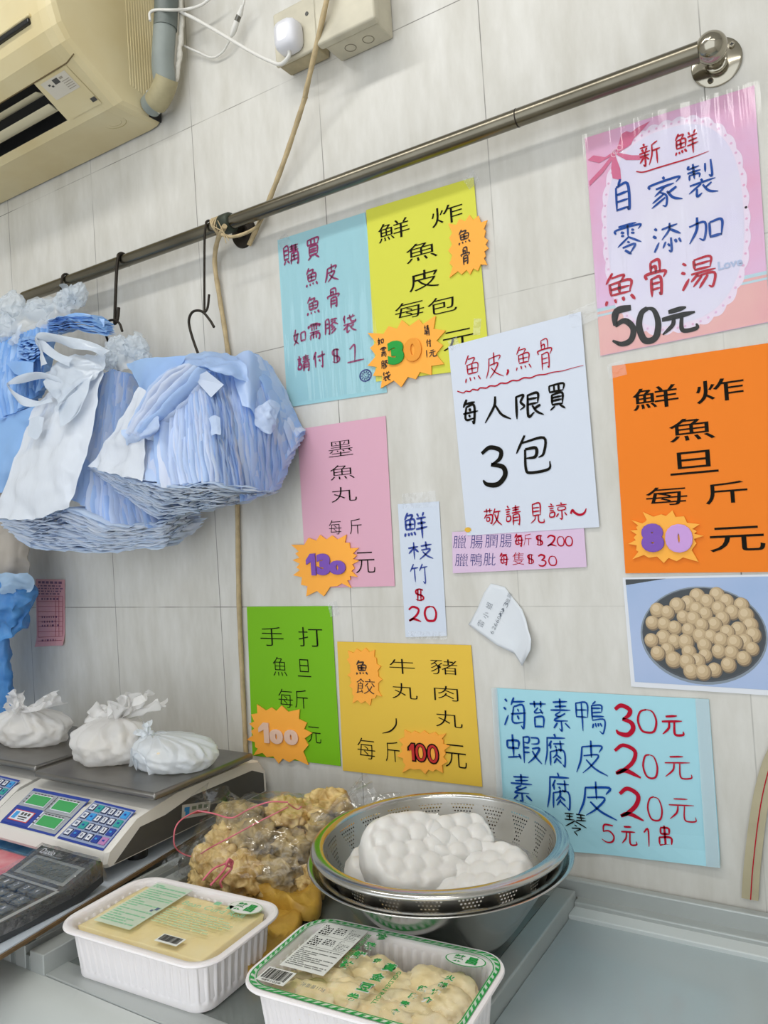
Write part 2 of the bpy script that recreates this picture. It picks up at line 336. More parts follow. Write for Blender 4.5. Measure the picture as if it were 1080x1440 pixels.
# ------------------------------------------------------------------ shared materials
M_TILE = tile_material()
M_PLASTER = mat('painted plaster', '#D9D7D2', .8, var=.05, vscale=6)
M_FLOOR = mat('floor tile', '#C6C1B7', .5, var=.1, vscale=4)
M_STEEL = mat('brushed steel', '#B9B7B0', .24, 1., var=.18, vscale=8, stretch=(6, 1, 1), bump=.03, bscale=200)
M_RAIL = mat('worn steel tube', '#857F70', .27, 1., var=.35, vscale=14, stretch=(.6, 1, 1))
M_CHROME = mat('chrome', '#A8A293', .14, 1.)
M_BOWL = mat('polished stainless steel', '#C4C3BF', .17, 1., bump=.02, bscale=300)
M_IRON = mat('dark iron wire', '#3A342D', .45, .7, var=.4, vscale=120)
M_ALU = mat('grey aluminium profile', '#B6BBB9', .42, .35, var=.06, vscale=9)
M_ALU_D = mat('darker aluminium groove', '#8D9391', .45, .35)
M_BLACK = mat('black plastic', '#1B1C1D', .35)
M_DARK = mat('dark charcoal plastic', '#4A4946', .45, var=.15, vscale=15)
M_WHITE = mat('white plastic', '#E6E3DC', .38)
M_CREAM = mat('yellowed cream plastic', '#DCD0A9', .38, var=.12, vscale=5, col2='#CFBD8C')
M_INK = mat('black ink', '#17150F', .8, spec=.12)
M_BLUEINK = mat('blue marker ink', '#154899', .8, spec=.12)
M_REDINK = mat('red marker ink', '#B3142F', .8, spec=.12)
M_PURINK = mat('magenta marker ink', '#8E2F62', .8, spec=.12)
M_NAVY = mat('navy ink', '#22307A', .8, spec=.12)

# ================================================================== structure
s = MB(); s.box(-1.3, 3.4, 0, .12, 0, 3.0); struct(s.build('wall_back', M_TILE, smooth=False))
s = MB(); s.box(-1.42, -1.3, -3.4, .12, 0, 3.0); struct(s.build('wall_left', M_PLASTER, smooth=False))
s = MB(); s.box(3.4, 3.52, -3.4, .12, 0, 3.0); struct(s.build('wall_right', M_PLASTER, smooth=False))
s = MB(); s.box(-1.42, 3.52, -3.4, .12, -.1, 0); struct(s.build('floor', M_FLOOR, smooth=False))
s = MB(); s.box(-1.42, 3.52, -3.4, .12, 3.0, 3.1); struct(s.build('ceiling', M_PLASTER, smooth=False))

# ================================================================== display counter
ct = thing('display_counter', (0.98, -.25, 0), 'grey aluminium glass-topped display counter against the tiled wall', 'counter')
M_GLASS_D = clear('smoked counter glass', .08, .5, .10, 0, tint=(.62, .68, .65, 1), milk=.42, mcol=(.34, .38, .36, 1))
M_GLASS_L = clear('pale counter glass', .06, .40, .13, 0, tint=(.80, .88, .88, 1), milk=.55, mcol=(.60, .67, .69, 1))
M_INNER = mat('frosted white cabinet inside', '#B9C6CB', .5, var=.14, vscale=7)
M_INNER_D = mat('grey cabinet inside', '#84908C', .5, var=.1, vscale=5)
s = MB(); s.box(.468, 2.4, -.53, -.004, .02, .86); s.build('body', M_WHITE, ct, False, [bevel(.006)])
s = MB(); s.box(.603, 1.083, -.455, -.04, .9961, 1.0); s.build('glass_top', M_GLASS_D, ct, False)
s = MB(); s.box(1.113, 2.3, -.455, -.052, .9761, .98); g2 = s.build('glass_top', M_GLASS_L, ct, False); g2['label'] = 'paler recessed glass pane'
s = MB(); s.box(.603, 1.087, -.46, -.03, .865, .885); s.build('inner_floor', M_INNER_D, ct, False)
s = MB(); s.box(1.11, 2.3, -.46, -.03, .905, .93); s.build('inner_floor', M_INNER, ct, False)
s = MB(); s.box(1.084, 1.112, -.47, -.02, .86, 1.002); s.build('divider_bar', M_ALU, ct, False, [bevel(.002)])
# back trim: upright band, ledge and lip along the wall
s = MB(); s.box(.47, 2.4, -.016, -.003, .86, 1.014); s.box(1.112, 2.4, -.032, -.012, .86, .992); s.build('back_trim', M_ALU, ct, False, [bevel(.002)])
s = MB(); s.box(1.112, 2.4, -.056, -.030, .86, .986); s.build('back_ledge', mat('pale ledge', '#CDD3D2', .4), ct, False, [bevel(.0015)])
s = MB(); s.box(.47, 1.084, -.045, -.016, .86, 1.0005); s.build('back_ledge', M_ALU, ct, False, [bevel(.0015)])
# front frame
s = MB(); s.box(.47, 2.4, -.484, -.452, .86, 1.0015); s.build('front_frame', M_ALU, ct, False, [bevel(.0015)])
pr = [(-.485, .86), (-.485, 1.0)] + [(-.485 - .055 * math.sin(a), .945 + .055 * math.cos(a)) for a in np.linspace(0.15, 1.75, 9)] + [(-.53, .86)]
s = MB(); s.grid([[(x, y, z) for y, z in pr] for x in (.40, 2.4)]); s.poly([(.40, y, z) for y, z in pr]); s.build('front_edge', mat('pale rounded front edge', '#C3C8C5', .4, .1, var=.08, vscale=8), ct, True, auto=40)
# sliding track on the left of the glass: rails with grooves
s = MB()
for x0, x1, z1, mi in ((.470, .535, 1.031, 0), (.535, .546, 1.022, 1), (.546, .568, 1.028, 0), (.568, .577, 1.018, 1), (.577, .605, 1.025, 0)): s.box(x0, x1, -.486, -.03, .86, z1, mi)
s.box(.562, .5675, -.47, -.03, 1.02, 1.037, 0)
s.build('sliding_track', [M_ALU, M_ALU_D], ct, False, [bevel(.0012)])
# raised side table under the scales
st = thing('side_table', (.1, -.25, 0), 'raised table with white top and brown board edge under the two scales', 'table')
a, b = WZ(215, 1213, 1.045), WZ(0, 1345, 1.045)
EX = lambda y: a[0] + (b[0] - a[0]) * (y - a[1]) / (b[1] - a[1])
s = MB()
for z0, z1, mi, dx in ((1.0405, 1.0445, 0, 0.0), (1.0445, 1.0463, 1, -.004)):
    q = [(-.7, -.75), (EX(-.75) + dx, -.75), (EX(-.02) + dx, -.02), (-.7, -.02)]
    s.add([(x, y, z) for z in (z0, z1) for x, y in q], [(3, 2, 1, 0), (4, 5, 6, 7), (0, 1, 5, 4), (1, 2, 6, 5), (2, 3, 7, 6), (3, 0, 4, 7)], mi)
s.build('board', [mat('brown board edge', '#6E5636', .6, var=.3, vscale=40), mat('pale blue white sheet', '#C9D3DE', .35, var=.06, vscale=10)], st, False)
s = MB(); s.box(-.7, .462, -.72, -.02, 0, 1.0405); s.build('cabinet', mat('brown cabinet', '#5E5146', .6, var=.2, vscale=8), st, False)

# ================================================================== hanging rail
RY, RZ = -.04, 2.0705
xl, xr = WY(35, 418, RY)[0], WY(1000, 64, RY)[0]
rl = thing('hanging_rail', (xr, 0, RZ), 'long worn steel rail across the wall above the paper signs', 'rail')
s = MB(); s.tube([(xl, RY, RZ), ((xl + xr) / 2, RY, RZ), (xr, RY, RZ)], .0122, n=24); s.build('tube', M_RAIL, rl, True, auto=50)
s = MB(); xs = WY(728, 170, RY)[0]; s.tube([(xs - .0008, RY, RZ), (xs + .0008, RY, RZ)], .0126, n=24); s.build('joint_ring', M_IRON, rl)
def ball_flange(x, rr, m, nm, colr):
    s = MB(); n = 20
    s.grid([[(x + .0185 * math.sin(t) * math.cos(p), RY + .0185 * math.cos(t), RZ + .0185 * math.sin(t) * math.sin(p)) for p in np.linspace(0, 2 * math.pi, 24, endpoint=False)] for t in np.linspace(.02, math.pi - .02, 14)], closev=True)
    s.build('ball_end', m, rl)
    s = MB(); prf = [(.0, -.0085), (.012, -.0085), (.0135, -.0075), (.0135, -.005), (rr * .93, -.0042), (rr, -.0028), (rr, -.0005)]
    s.grid([[(x + r * math.cos(k * math.pi / 16), y, RZ + r * math.sin(k * math.pi / 16)) for k in range(32)] for r, y in prf], closev=True)
    s.tube([(x, -.004, RZ), (x, RY, RZ)], .011, n=20); fl = s.build('flange', m, rl, True, auto=35)
    for an in (35, 155, 250):
        q = (x + .0235 * math.cos(math.radians(an)), -.0065, RZ + .0235 * math.sin(math.radians(an)))
        s = MB(); s.tube([(q[0], -.004, q[2]), (q[0], -.0072, q[2])], .0034, n=12)
        for c in (0, 1):
            s.box(q[0] - (.0022 if c else .0005), q[0] + (.0022 if c else .0005), -.0076, -.0071, q[2] - (.0005 if c else .0022), q[2] + (.0005 if c else .0022), 1)
        s.build('screw', [M_CHROME, M_BLACK], fl, True, auto=35)
ball_flange(xr, .030, M_CHROME, 'end_bracket', 0)
xm = WY(338, 322, -.01)[0]
M_GREEN_D = mat('dark green corroded metal', '#3C4439', .5, .5, var=.3, vscale=60)
s = MB(); prf = [(.0, -.0085), (.012, -.0085), (.013, -.006), (.026, -.0045), (.0275, -.0005)]
s.grid([[(xm + r * math.cos(k * math.pi / 16), y, RZ - .006 + r * math.sin(k * math.pi / 16)) for k in range(32)] for r, y in prf], closev=True)
s.tube([(xm, -.004, RZ), (xm, RY + .005, RZ)], .009, n=16); s.build('flange', M_IRON, rl, True, auto=35)
xc = WY(318, 320, RY)[0]
s = MB(); s.tube([(xc - .010, RY, RZ), (xc - .008, RY, RZ), (xc - .006, RY, RZ), (xc + .012, RY, RZ), (xc + .0145, RY, RZ), (xc + .016, RY, RZ)], [.013, .0165, .0175, .0175, .0162, .013], n=24); s.build('coupling', M_GREEN_D, rl, True, auto=50)

# ================================================================== hooks on the rail
M_HOOK = M_IRON
HG = 'iron S hooks on the rail'
def hook(path, label, r=.0022):
    s = MB(); s.tube(cr(path, 6), r, n=8); o = s.build('s_hook', M_HOOK); return tag(o, label, 'hook', HG)
def rail_hook(px, pybot, label, lean=0, r=.0022, gap=.0):
    x = WY(px, 330, RY - .016)[0]
    top = []
    for a_ in np.linspace(-1.9, 1.5, 8): top.append((x + .002 * a_, RY - (.0152 + gap) * math.sin(a_) * 1 * (1), RZ + (.0152 + gap) * math.cos(a_)))
    yb = RY - .017
    z1 = WY(px, pybot, yb)[2]; xb = WY(px + lean, pybot, yb)[0]
    z1 = max(z1, 1.84)
    return hook(top + [(x, yb, RZ - .02), ((x + xb) / 2, yb, (RZ + z1) / 2), (xb, yb, z1 + .012), (xb + .004, yb - .004, z1), (xb + .010, yb - .002, z1 + .008), (xb + .013, yb, z1 + .03)], label, r)
rail_hook(288, 440, 'iron S hook on the rail beside the beige cord')
rail_hook(162, 456, 'thick iron S hook on the rail above the white bag bundle', r=.0032)
rail_hook(82, 440, 'iron S hook at the free end of the rail', r=.0026)
def low_hook(pts, y, label, r=.0024): return hook([WY(p[0], p[1], y) for p in pts], label, r)
low_hook([(301, 460), (295, 450), (284, 438), (272, 438), (266, 448), (267, 462), (274, 485), (283, 508)], RY - .022, 'lower hook holding the front bundle of blue and white bags', .0024)
low_hook([(172, 466), (168, 455), (160, 450), (151, 453), (148, 465), (152, 480), (160, 500), (168, 524)], RY - .024, 'lower hook holding the middle bag bundle with white front', .0024)

# ================================================================== beige cord
M_CORD = mat('old beige cord', '#C3AE86', .75, var=.25, vscale=60, bump=.3, bscale=150)
cd = thing('cord', WY(345, 1050, -.006), 'old beige cord hanging from junction box past the rail and down the wall', 'cord')
up_pts = [(468, -40, -.075), (455, 20, -.075), (430, 130, -.04), (428, 140, -.036), (400, 225, -.02), (374, 292, -.009), (350, 345, -.009)]
s = MB(); P = cr([WY(a, b, c) for a, b, c in up_pts], 8); s.tube(P, [.0042 + .0003 * math.sin(i * 1.7) for i in range(len(P))], n=10); s.build('upper_length', M_CORD, cd)
dn = [(316, 318, -.06), (306, 338, -.03), (302, 370, -.012), (309, 420, -.008), (317, 470, -.008), (326, 540, -.007), (333, 640, -.007), (334, 730, -.006), (336, 850, -.006), (341, 960, -.006), (346, 1060, -.006), (350, 1110, -.006)]
s = MB(); P = cr([WY(a, b, c) for a, b, c in dn], 8); s.tube(P, [.0044 + .0003 * math.sin(i * 1.3) for i in range(len(P))], n=10); s.build('lower_length', M_CORD, cd)
s = MB()
for i in range(5):
    c0 = np.array([xc - .014 + .003 * (i - 2), RY, RZ]); s.tube([c0 + np.array([.004 * math.sin(t * 2 + i), .0155 * math.sin(t), .0155 * math.cos(t)]) for t in np.linspace(0, 6.2, 22)], .0018, n=6)
s.tube(cr([WY(312, 330, -.058), WY(326, 333, -.055), WY(345, 328, -.05), WY(362, 318, -.03), WY(372, 300, -.012)], 5), .003, n=8)
for e in ((300, 318), (306, 310), (322, 338), (318, 342)): s.tube([WY(314, 326, -.06), WY(*e, -.062)], [.0012, .0008], n=5)
s.build('knot', M_CORD, cd)

# ================================================================== air conditioner
X0 = .3784
ac = thing('air_conditioner', (X0, 0, 2.33), 'yellowed cream split air conditioner high on the wall', 'air conditioner')
PROF = [(-.004, 2.326), (-.06, 2.322), (-.108, 2.3205), (-.122, 2.3285), (-.19, 2.3685), (-.214, 2.384), (-.230, 2.405), (-.239, 2.435), (-.243, 2.48), (-.240, 2.56), (-.228, 2.60), (-.20, 2.625), (-.004, 2.63)]
def shrink(p, k):
    return [(min(-.004, y + k * (1 if y < -.05 else 0)), z + k * (1 if z < 2.45 else -.6)) for y, z in p]
XL = X0 - 1.1
def prof_pt(t): return np.array([-.122 + (-.19 + .122) * t, 2.3285 + (2.3685 - 2.3285) * t])
s = MB(); cols = [XL, X0 - .125, X0 - .03]
P3 = [shrink(PROF, .0)] * 3 + [shrink(PROF, .002), shrink(PROF, .007), shrink(PROF, .014)]; xs = cols + [X0 - .012, X0 - .004, X0]
for i in range(len(xs) - 1):
    for j in range(len(PROF) - 1):
        if j == 3 and i == 0: continue        # the air outlet is open here
        A_, B_ = P3[i], P3[i + 1]
        s.poly([(xs[i], *A_[j]), (xs[i + 1], *B_[j]), (xs[i + 1], *B_[j + 1]), (xs[i], *A_[j + 1])])
s.poly([(X0, y, z) for y, z in P3[-1]]); s.poly([(XL, y, z) for y, z in PROF][::-1])
s.build('casing', M_CREAM, ac, True, auto=32)
# outlet recess
s = MB(); A_, B_ = np.array(PROF[3]), np.array(PROF[4]); inn = np.array([.035, .06])
q = [A_, A_ + inn, B_ + inn, B_]
s.grid([[(x, *p) for p in q] for x in (XL + .02, X0 - .125)]); s.poly([(X0 - .125, *p) for p in q]); s.poly([(XL + .02, *p) for p in q])
s.build('air_outlet', M_BLACK, ac, False)
nrm2 = np.array([-(B_ - A_)[1], (B_ - A_)[0]]); nrm2 /= np.linalg.norm(nrm2); dr = (B_ - A_) / np.linalg.norm(B_ - A_)
if nrm2[1] > 0: nrm2 = -nrm2
for t, tl in ((.36, .35), (.74, .75)):
    s = MB(); c0 = A_ + (B_ - A_) * t - nrm2 * .004; d2 = dr * math.cos(tl) + -nrm2 * math.sin(tl) * -1
    sec = [c0 - d2 * .011 - nrm2 * .001, c0 - d2 * .004 + nrm2 * .0025, c0 + d2 * .009 + nrm2 * .001, c0 + d2 * .011, c0 - d2 * .009 - nrm2 * .002]
    s.grid([[(x, *p) for p in sec] for x in (XL + .03, X0 - .132)], closev=True); s.poly([(X0 - .132, *p) for p in sec]); s.build('louver', mat('pale louver', '#CFC6A6', .4), ac, True, auto=30)
# front panel seam, panel edge lip, upper intake slit
s = MB()
sy, sz = np.array(PROF[4]) + nrm2 * .0004
s.tube([(XL, sy, sz), (X0 - .028, sy, sz), (X0 - .004, sy - .002, sz + .006)], .0011, n=6); s.build('panel_seam', mat('brown seam', '#6B5A38', .7), ac)
s = MB(); s.box(XL, X0 - .055, -.2425, -.234, 2.425, 2.434); s.build('intake_slit', M_BLACK, ac, False, [bevel(.002)])
s = MB(); s.box(XL, X0 - .05, -.2445, -.236, 2.4335, 2.439); s.build('intake_lip', M_CREAM, ac, False, [bevel(.002)])
# curved end trim between front and side
# display and label panel beside the outlet
class Quad:
    """a flat panel given by four corners (TL, TR, BR, BL); u right, v down"""
    def __init__(s, c, lift=.0005):
        s.c = [np.array(p, float) for p in c]; n = np.cross(s.c[1] - s.c[0], s.c[3] - s.c[0]); n /= np.linalg.norm(n)
        if n @ (CAM - s.c[0]) < 0: n = -n
        s.n, s.lift = n, lift
    def p(s, u, v, k=1.):
        a = s.c[0] * (1 - u) + s.c[1] * u; b = s.c[3] * (1 - u) + s.c[2] * u; return a * (1 - v) + b * v + s.n * s.lift * k
    def rect(s, mb, u0, v0, u1, v1, mi=0, k=1., slant=0.): mb.poly([s.p(u0 + slant, v0, k), s.p(u1 + slant, v0, k), s.p(u1, v1, k), s.p(u0, v1, k)], mi)
    def slab(s, mb, u0, v0, u1, v1, h, mi=0, k=0.):
        b = [s.p(u0, v0, k), s.p(u1, v0, k), s.p(u1, v1, k), s.p(u0, v1, k)]; t = [q + s.n * h for q in b]
        mb.add(b + t, [(4, 5, 6, 7), (0, 1, 5, 4), (1, 2, 6, 5), (2, 3, 7, 6), (3, 0, 4, 7), (3, 2, 1, 0)], mi)
    def text(s, mb, tx, u, v, w, h, mi=0, off=0., k=2., rot=0):
        V, F = glyph(tx, off)
        if rot == 90: V = np.column_stack([V[:, 1], -V[:, 0], V[:, 2]])
        if rot == -90: V = np.column_stack([-V[:, 1], V[:, 0], V[:, 2]])
        mb.add([s.p(u + a * w, v - b * h, k) for a, b, _ in V], F, mi)
    def lines(s, mb, u0, v0, u1, v1, n, mi, seed, fill=.55, k=2.):
        r = random.Random(seed)
        for i in range(n):
            v = v0 + (v1 - v0) * (i + .2) / n; e = v + (v1 - v0) / n * fill; u = u0
            while u < u1 - .01:
                w = r.uniform(.02, .12) * (u1 - u0) * 2; s.rect(mb, u, v, min(u1, u + w), e, mi, k); u += w + r.uniform(.01, .03)
                if r.random() < .12: break
def acs(x, t): p = prof_pt(t) + nrm2 * .0006; return (x, *p)
qd = Quad([acs(X0 - .122, .97), acs(X0 - .032, .97), acs(X0 - .026, -.02), acs(X0 - .112, -.02)], .0006)
s = MB(); qd.rect(s, 0, 0, 1, 1, 0); qd.rect(s, .1, .06, .88, .5, 1, 1.6)
qd.rect(s, .42, .10, .58, .22, 2, 2.2); qd.rect(s, .62, .12, .72, .17, 3, 2.2); qd.rect(s, .3, .2, .36, .24, 2, 2.2); qd.rect(s, .24, .15, .3, .19, 2, 2.2)
for k in range(5): qd.rect(s, .62, .22 + .05 * k, .84, .235 + .05 * k, 3, 2.2)
qd.rect(s, .84, .80, .99, .9, 2, 2.2)
s.build('display_panel', [M_CREAM, mat('grey white label', '#CFC8B8', .5), M_DARK, mat('grey print', '#9A9282', .6)], ac, False)
# moulded rings and label on the underside, and vertical grooves on the side
s = MB(); cx_, cy_ = X0 - .055, -.07
for rr in (.020, .012): s.tube([(cx_ + rr * 1.3 * math.cos(t), cy_ + rr * math.sin(t) * .9, 2.3222) for t in np.linspace(0, 2 * math.pi, 30)], .0006, n=5)
s.build('moulded_ring', mat('ring shade cream', '#B7A879', .5), ac)
s = MB()
for k in range(11):
    y = -.075 + .0062 * k; s.box(X0 - .001, X0 + .0007, y, y + .0036, 2.372 - .001 * k, 2.615)
s.build('side_grille', M_CREAM, ac, False, [bevel(.0008)])
s = MB(); s.box(X0 - .0005, X0 + .0012, -.033, -.004, 2.33, 2.372); s.tube([(X0, -.036, 2.366), (X0 + .004, -.04, 2.375), (X0 + .004, -.03, 2.382), (X0, -.026, 2.372)], .0012, n=6, mi=1)
s.build('pipe_cutout', [M_BLACK, M_WHITE], ac, False)

# drain pipe
pp = thing('drain_pipe', (.44, -.05, 2.35), 'grey taped pipe bending into the side of the air conditioner', 'pipe')
s = MB(); path = cr([WY(238, -60, -.05), WY(234, 0, -.05), WY(231, 50, -.05), WY(229, 90, -.05), (.437, -.045, 2.365), (.42, -.042, 2.352), (.385, -.035, 2.347)], 8); s.tube(path, .0205, n=24)
pi_ = s.build('pipe', mat('grey plastic pipe', '#8E9692', .5, var=.15, vscale=25), pp)
s = MB(); s.tube([WY(237, -40, -.05), WY(234, 0, -.05), WY(232.5, 40, -.05)], .0213, n=24); s.build('tape', mat('dark grey tape', '#6B736F', .45, var=.2, vscale=50), pi_)
s = MB(); s.tube(cr([(.446, -.047, 2.374), (.437, -.045, 2.363), (.42, -.042, 2.3505), (.404, -.039, 2.346)], 5), .0216, n=20); s.build('elbow_wrap', mat('yellowed wrap', '#B0A682', .6, var=.2, vscale=40), pp)
s = MB(); P = cr([WY(253, -10, -.03), WY(255, 40, -.028), WY(252, 80, -.028), WY(246, 115, -.028), WY(235, 145, -.03), WY(222, 158, -.032)], 10)
s.tube([p + .0022 * nz3(p, 90) for p in P], [.0045 + .002 * nz1(p, 120) for p in P], n=8); s.build('torn_sealant', mat('torn white sealant', '#DAD6CB', .8, bump=.5, bscale=90), pp)

# ================================================================== socket, plug, junction box and cables
def wbox(name, x0, x1, z0, z1, d, m, label, cat):
    t = thing(name, ((x0 + x1) / 2, 0, z0), label, cat); s = MB(); s.box(x0, x1, -d, -.002, z0, z1); s.build('back_box', m, t, False, [bevel(.003)]); return t
M_OLDW = mat('grimy white plastic', '#CFC8B2', .45, var=.22, vscale=18)
sk = wbox('wall_socket', .699, .782, 2.302, 2.388, .034, mat('grimy box', '#BDB08E', .55, var=.35, vscale=25), 'old white wall socket with a plug in it above the rail', 'socket')
s = MB(); s.box(.697, .784, -.041, -.034, 2.300, 2.390); fp_ = s.build('face_plate', M_OLDW, sk, False, [bevel(.003, 3)])
s = MB(); s.tube([(.768, -.0405, 2.362), (.768, -.0418, 2.362)], .0034, n=12); s.build('screw', M_DARK, fp_)
jb = wbox('junction_box', .805, .905, 2.286, 2.37, .05, M_OLDW, 'grey white junction box with knockout rings at the top of the wall', 'box')
s = MB()
for x in (.838, .872): s.tube([(x + .009 * math.cos(t), -.025 + .009 * math.sin(t), 2.2858) for t in np.linspace(0, 2 * math.pi, 22)], .0007, n=5)
s.build('knockout_ring', mat('ring grey', '#8B8472', .6), jb)
s = MB(); s.box(.80, .91, -.066, -.05, 2.283, 2.373); s.build('cover_plate', M_OLDW, jb, False, [bevel(.004, 3)])
cp = WY(405, 50, -.055)
pg = thing('power_plug', (cp[0], -.042, cp[2]), 'white three pin plug with cable pushed into the socket', 'plug')
s = MB(); n = 20
def sq(r, y, z, k=.0):
    return [(cp[0] + r * math.copysign(abs(math.cos(a)) ** .55, math.cos(a)), y, cp[2] + k + z * math.copysign(abs(math.sin(a)) ** .55, math.sin(a)) - .004 * (1 if math.sin(a) < 0 else 0)) for a in np.linspace(0, 2 * math.pi, n, endpoint=False)]
s.grid([sq(.021, -.042, .021), sq(.023, -.046, .023), sq(.022, -.062, .022), sq(.018, -.069, .019), sq(.010, -.072, .011)], closev=True); s.poly(sq(.010, -.072, .011)); s.build('plug_body', mat('clean white plastic', '#E4E4EA', .3), pg, True, auto=50)
M_CABLE = mat('white cable', '#E0DED8', .4)
s = MB(); s.tube(cr([(cp[0], -.055, cp[2] - .022), (cp[0] - .001, -.055, cp[2] - .034), WY(395, 90, -.05), WY(380, 86, -.045), WY(350, 71, -.04), WY(310, 47, -.035), WY(275, 27, -.035), WY(254, 16, -.035), WY(240, 2, -.035), WY(228, -20, -.035)], 8), .0032, n=10); s.build('plug_cable', M_CABLE, pg)
uc = thing('charging_cable', WY(330, 40, -.02), 'thin white looped cable with a connector beside the air conditioner', 'cable')
s = MB(); s.tube(cr([WY(300, -6, -.03), WY(283, 7, -.032), WY(262, 13, -.036), WY(240, 14, -.062), WY(220, 14, -.072), WY(211, 18, -.074), WY(211, 29, -.076)], 8), .0026, n=8)
s.tube(cr([WY(344, -10, -.025), WY(343, 4, -.025), WY(338, 15, -.022)], 5), .0020, n=8)
s.tube(cr([WY(325, 50, -.018), WY(320, 62, -.014), WY(312, 74, -.010), WY(298, 81, -.008), WY(280, 74, -.01), WY(262, 66, -.014), WY(254, 62, -.02)], 8), .0020, n=8); s.build('cable_length', M_CABLE, uc)
s = MB(); s.tube([WY(341, 8, -.024), WY(338, 18, -.022), WY(336, 22, -.022)], [.003, .0052, .0052], n=12); s.tube([WY(333, 30, -.020), WY(328, 44, -.019), WY(325, 51, -.018)], [.0052, .0055, .003], n=12); cn_ = s.build('connector', M_CABLE, uc)
s = MB(); s.tube([WY(336.5, 21, -.022), WY(332.5, 31, -.020)], .0047, n=12); s.build('connector_sleeve', mat('grey metal sleeve', '#77756E', .35, .8), cn_)
# plastic strip with a red line at the right end of the wall
s = MB(); P = [WY(*q, -.002) for q in ((1055, 1263), (1057, 1230), (1061, 1190), (1066, 1150), (1073, 1110), (1084, 1070), (1100, 1035))]; P = cr(P, 5)
s.grid([[p + np.array([k, yy, k * .25 * (i / len(P))]) for k, yy in ((-.0095, 0), (-.0095, -.004), (.0095, -.004), (.0095, 0))] for i, p in enumerate(P)], closev=True); s.poly([P[0] + np.array([k, yy, 0]) for k, yy in ((-.0095, 0), (-.0095, -.004), (.0095, -.004), (.0095, 0))])
s.tube([p + np.array([.001, -.0042, 0]) for p in P], .0007, 1, n=5)
tag(s.build('cable_strip', [mat('beige plastic strip', '#B3A98A', .5, var=.15, vscale=30), M_REDINK], None, False), 'bent beige plastic strip with a thin red line above the counter trim', 'strip')

# ================================================================== paper signs
def paper(name, cor, y, col, label, cat='sign', group='paper signs on the tiled wall', rough=.55, curl=.0, tape=()):
    """corner pixels TL, TR, BR, BL -> one sheet on the wall at depth y"""
    c = [WY(*q, 0) for q in cor]; b = np.mean(c, 0); t = thing(name, (b[0], 0, min(p[2] for p in c)), label, cat, group)
    def P(u, v):
        p = (c[0] * (1 - u) + c[1] * u) * (1 - v) + (c[3] * (1 - u) + c[2] * u) * v
        return np.array([p[0], y - curl * (max(0, v - .8) * 5) ** 2 * (abs(u - .5) * 2), p[2]])
    s = MB(); s.grid([[P(i / 10, j / 12) for j in range(13)] for i in range(11)])
    if isinstance(col, str): col = mat(name + ' ' + col, col, rough, spec=.2, bump=.04, bscale=25)
    s.build('paper', col, t, False, [solid(.0004, 0)])
    for k, (px, py, w, h, r) in enumerate(tape):
        p = WY(px, py, 0); s = MB(); cs, sn = math.cos(r), math.sin(r)
        s.poly([(p[0] + a_ * cs - b_ * sn, y - .0006, p[2] + a_ * sn + b_ * cs) for a_, b_ in ((-w, -h), (w, -h), (w, h), (-w, h))]); s.build('tape', M_TAPE, t, False)
    return t, P
M_TAPE = clear('clear tape', .07, .35, .12, .3, 60, milk=.10)
M_SLEEVE = clear('clear plastic sleeve', .035, .22, .10, .5, 16, stretch=(3.0, 1, .22))
def letters(t, mats): return lambda s: s.build('lettering', mats, t, False)

# --- light blue notice
t, P = paper('notice_sign', [(391, 338), (514, 299), (545, 552), (405, 573)], -.0012, '#9CCBD4', 'light blue paper notice with magenta handwriting under the rail', tape=[(400, 340, .012, .012, .4)])
F = Flat(380, 240, 3.375, -.0022); s = MB()
for i, (ch, u, v, w, h) in enumerate([('購', 98, 400, 75, 95), ('買', 203, 370, 70, 100), ('魚', 198, 505, 62, 95), ('皮', 290, 485, 68, 85), ('魚', 205, 640, 66, 92), ('骨', 300, 605, 62, 95), ('如', 138, 790, 60, 80), ('需', 210, 765, 58, 80), ('膠', 290, 740, 66, 72), ('袋', 375, 725, 64, 84), ('請', 158, 915, 62, 80), ('付', 232, 895, 60, 78), ('$', 312, 880, 52, 70), ('1', 402, 868, 84, 84)]):
    F.brush(s, ch, u, v, w, h, 8.5, 0, seed=i)
s.build('lettering', M_PURINK, t, False)
s = MB(); p, sx, sz = F.frame(452, 972)
ring = lambda r0, r1: s.grid([[(p[0] + r * sx * math.cos(a), -.0022, p[2] + r * sz * math.sin(a)) for r in (r0, r1)] for a in np.linspace(0, 2 * math.pi, 33)])
ring(24, 30); ring(12, 15)
for k in range(10): s.poly([(p[0] + (19 * math.cos(k * .628) + a) * sx, -.0022, p[2] + (19 * math.sin(k * .628) + b) * sz) for a, b in ((-2.5, -2.5), (2.5, -2.5), (2.5, 2.5), (-2.5, 2.5))])
for du, dv, w, h in ((-5, -3, 3, 4), (5, -3, 3, 4), (0, 6, 10, 2.5)): s.poly([(p[0] + (du + a * w / 2) * sx, -.0022, p[2] - (dv + b * h / 2) * sz) for a, b in ((-1, -1), (1, -1), (1, 1), (-1, 1))])
s.build('stamp', M_NAVY, t, False)
s = MB(); s.grid([[P(.02 + .96 * i / 24, .01 + .97 * j / 24) + np.array([0, -.0014 - .0016 * (.5 + .5 * math.sin(i * 1.9 + 1.5 * math.sin(j * .5))) * (1 if j < 17 else .4), 0]) for j in range(25)] for i in range(25)]); s.build('plastic_sleeve', M_SLEEVE, t)

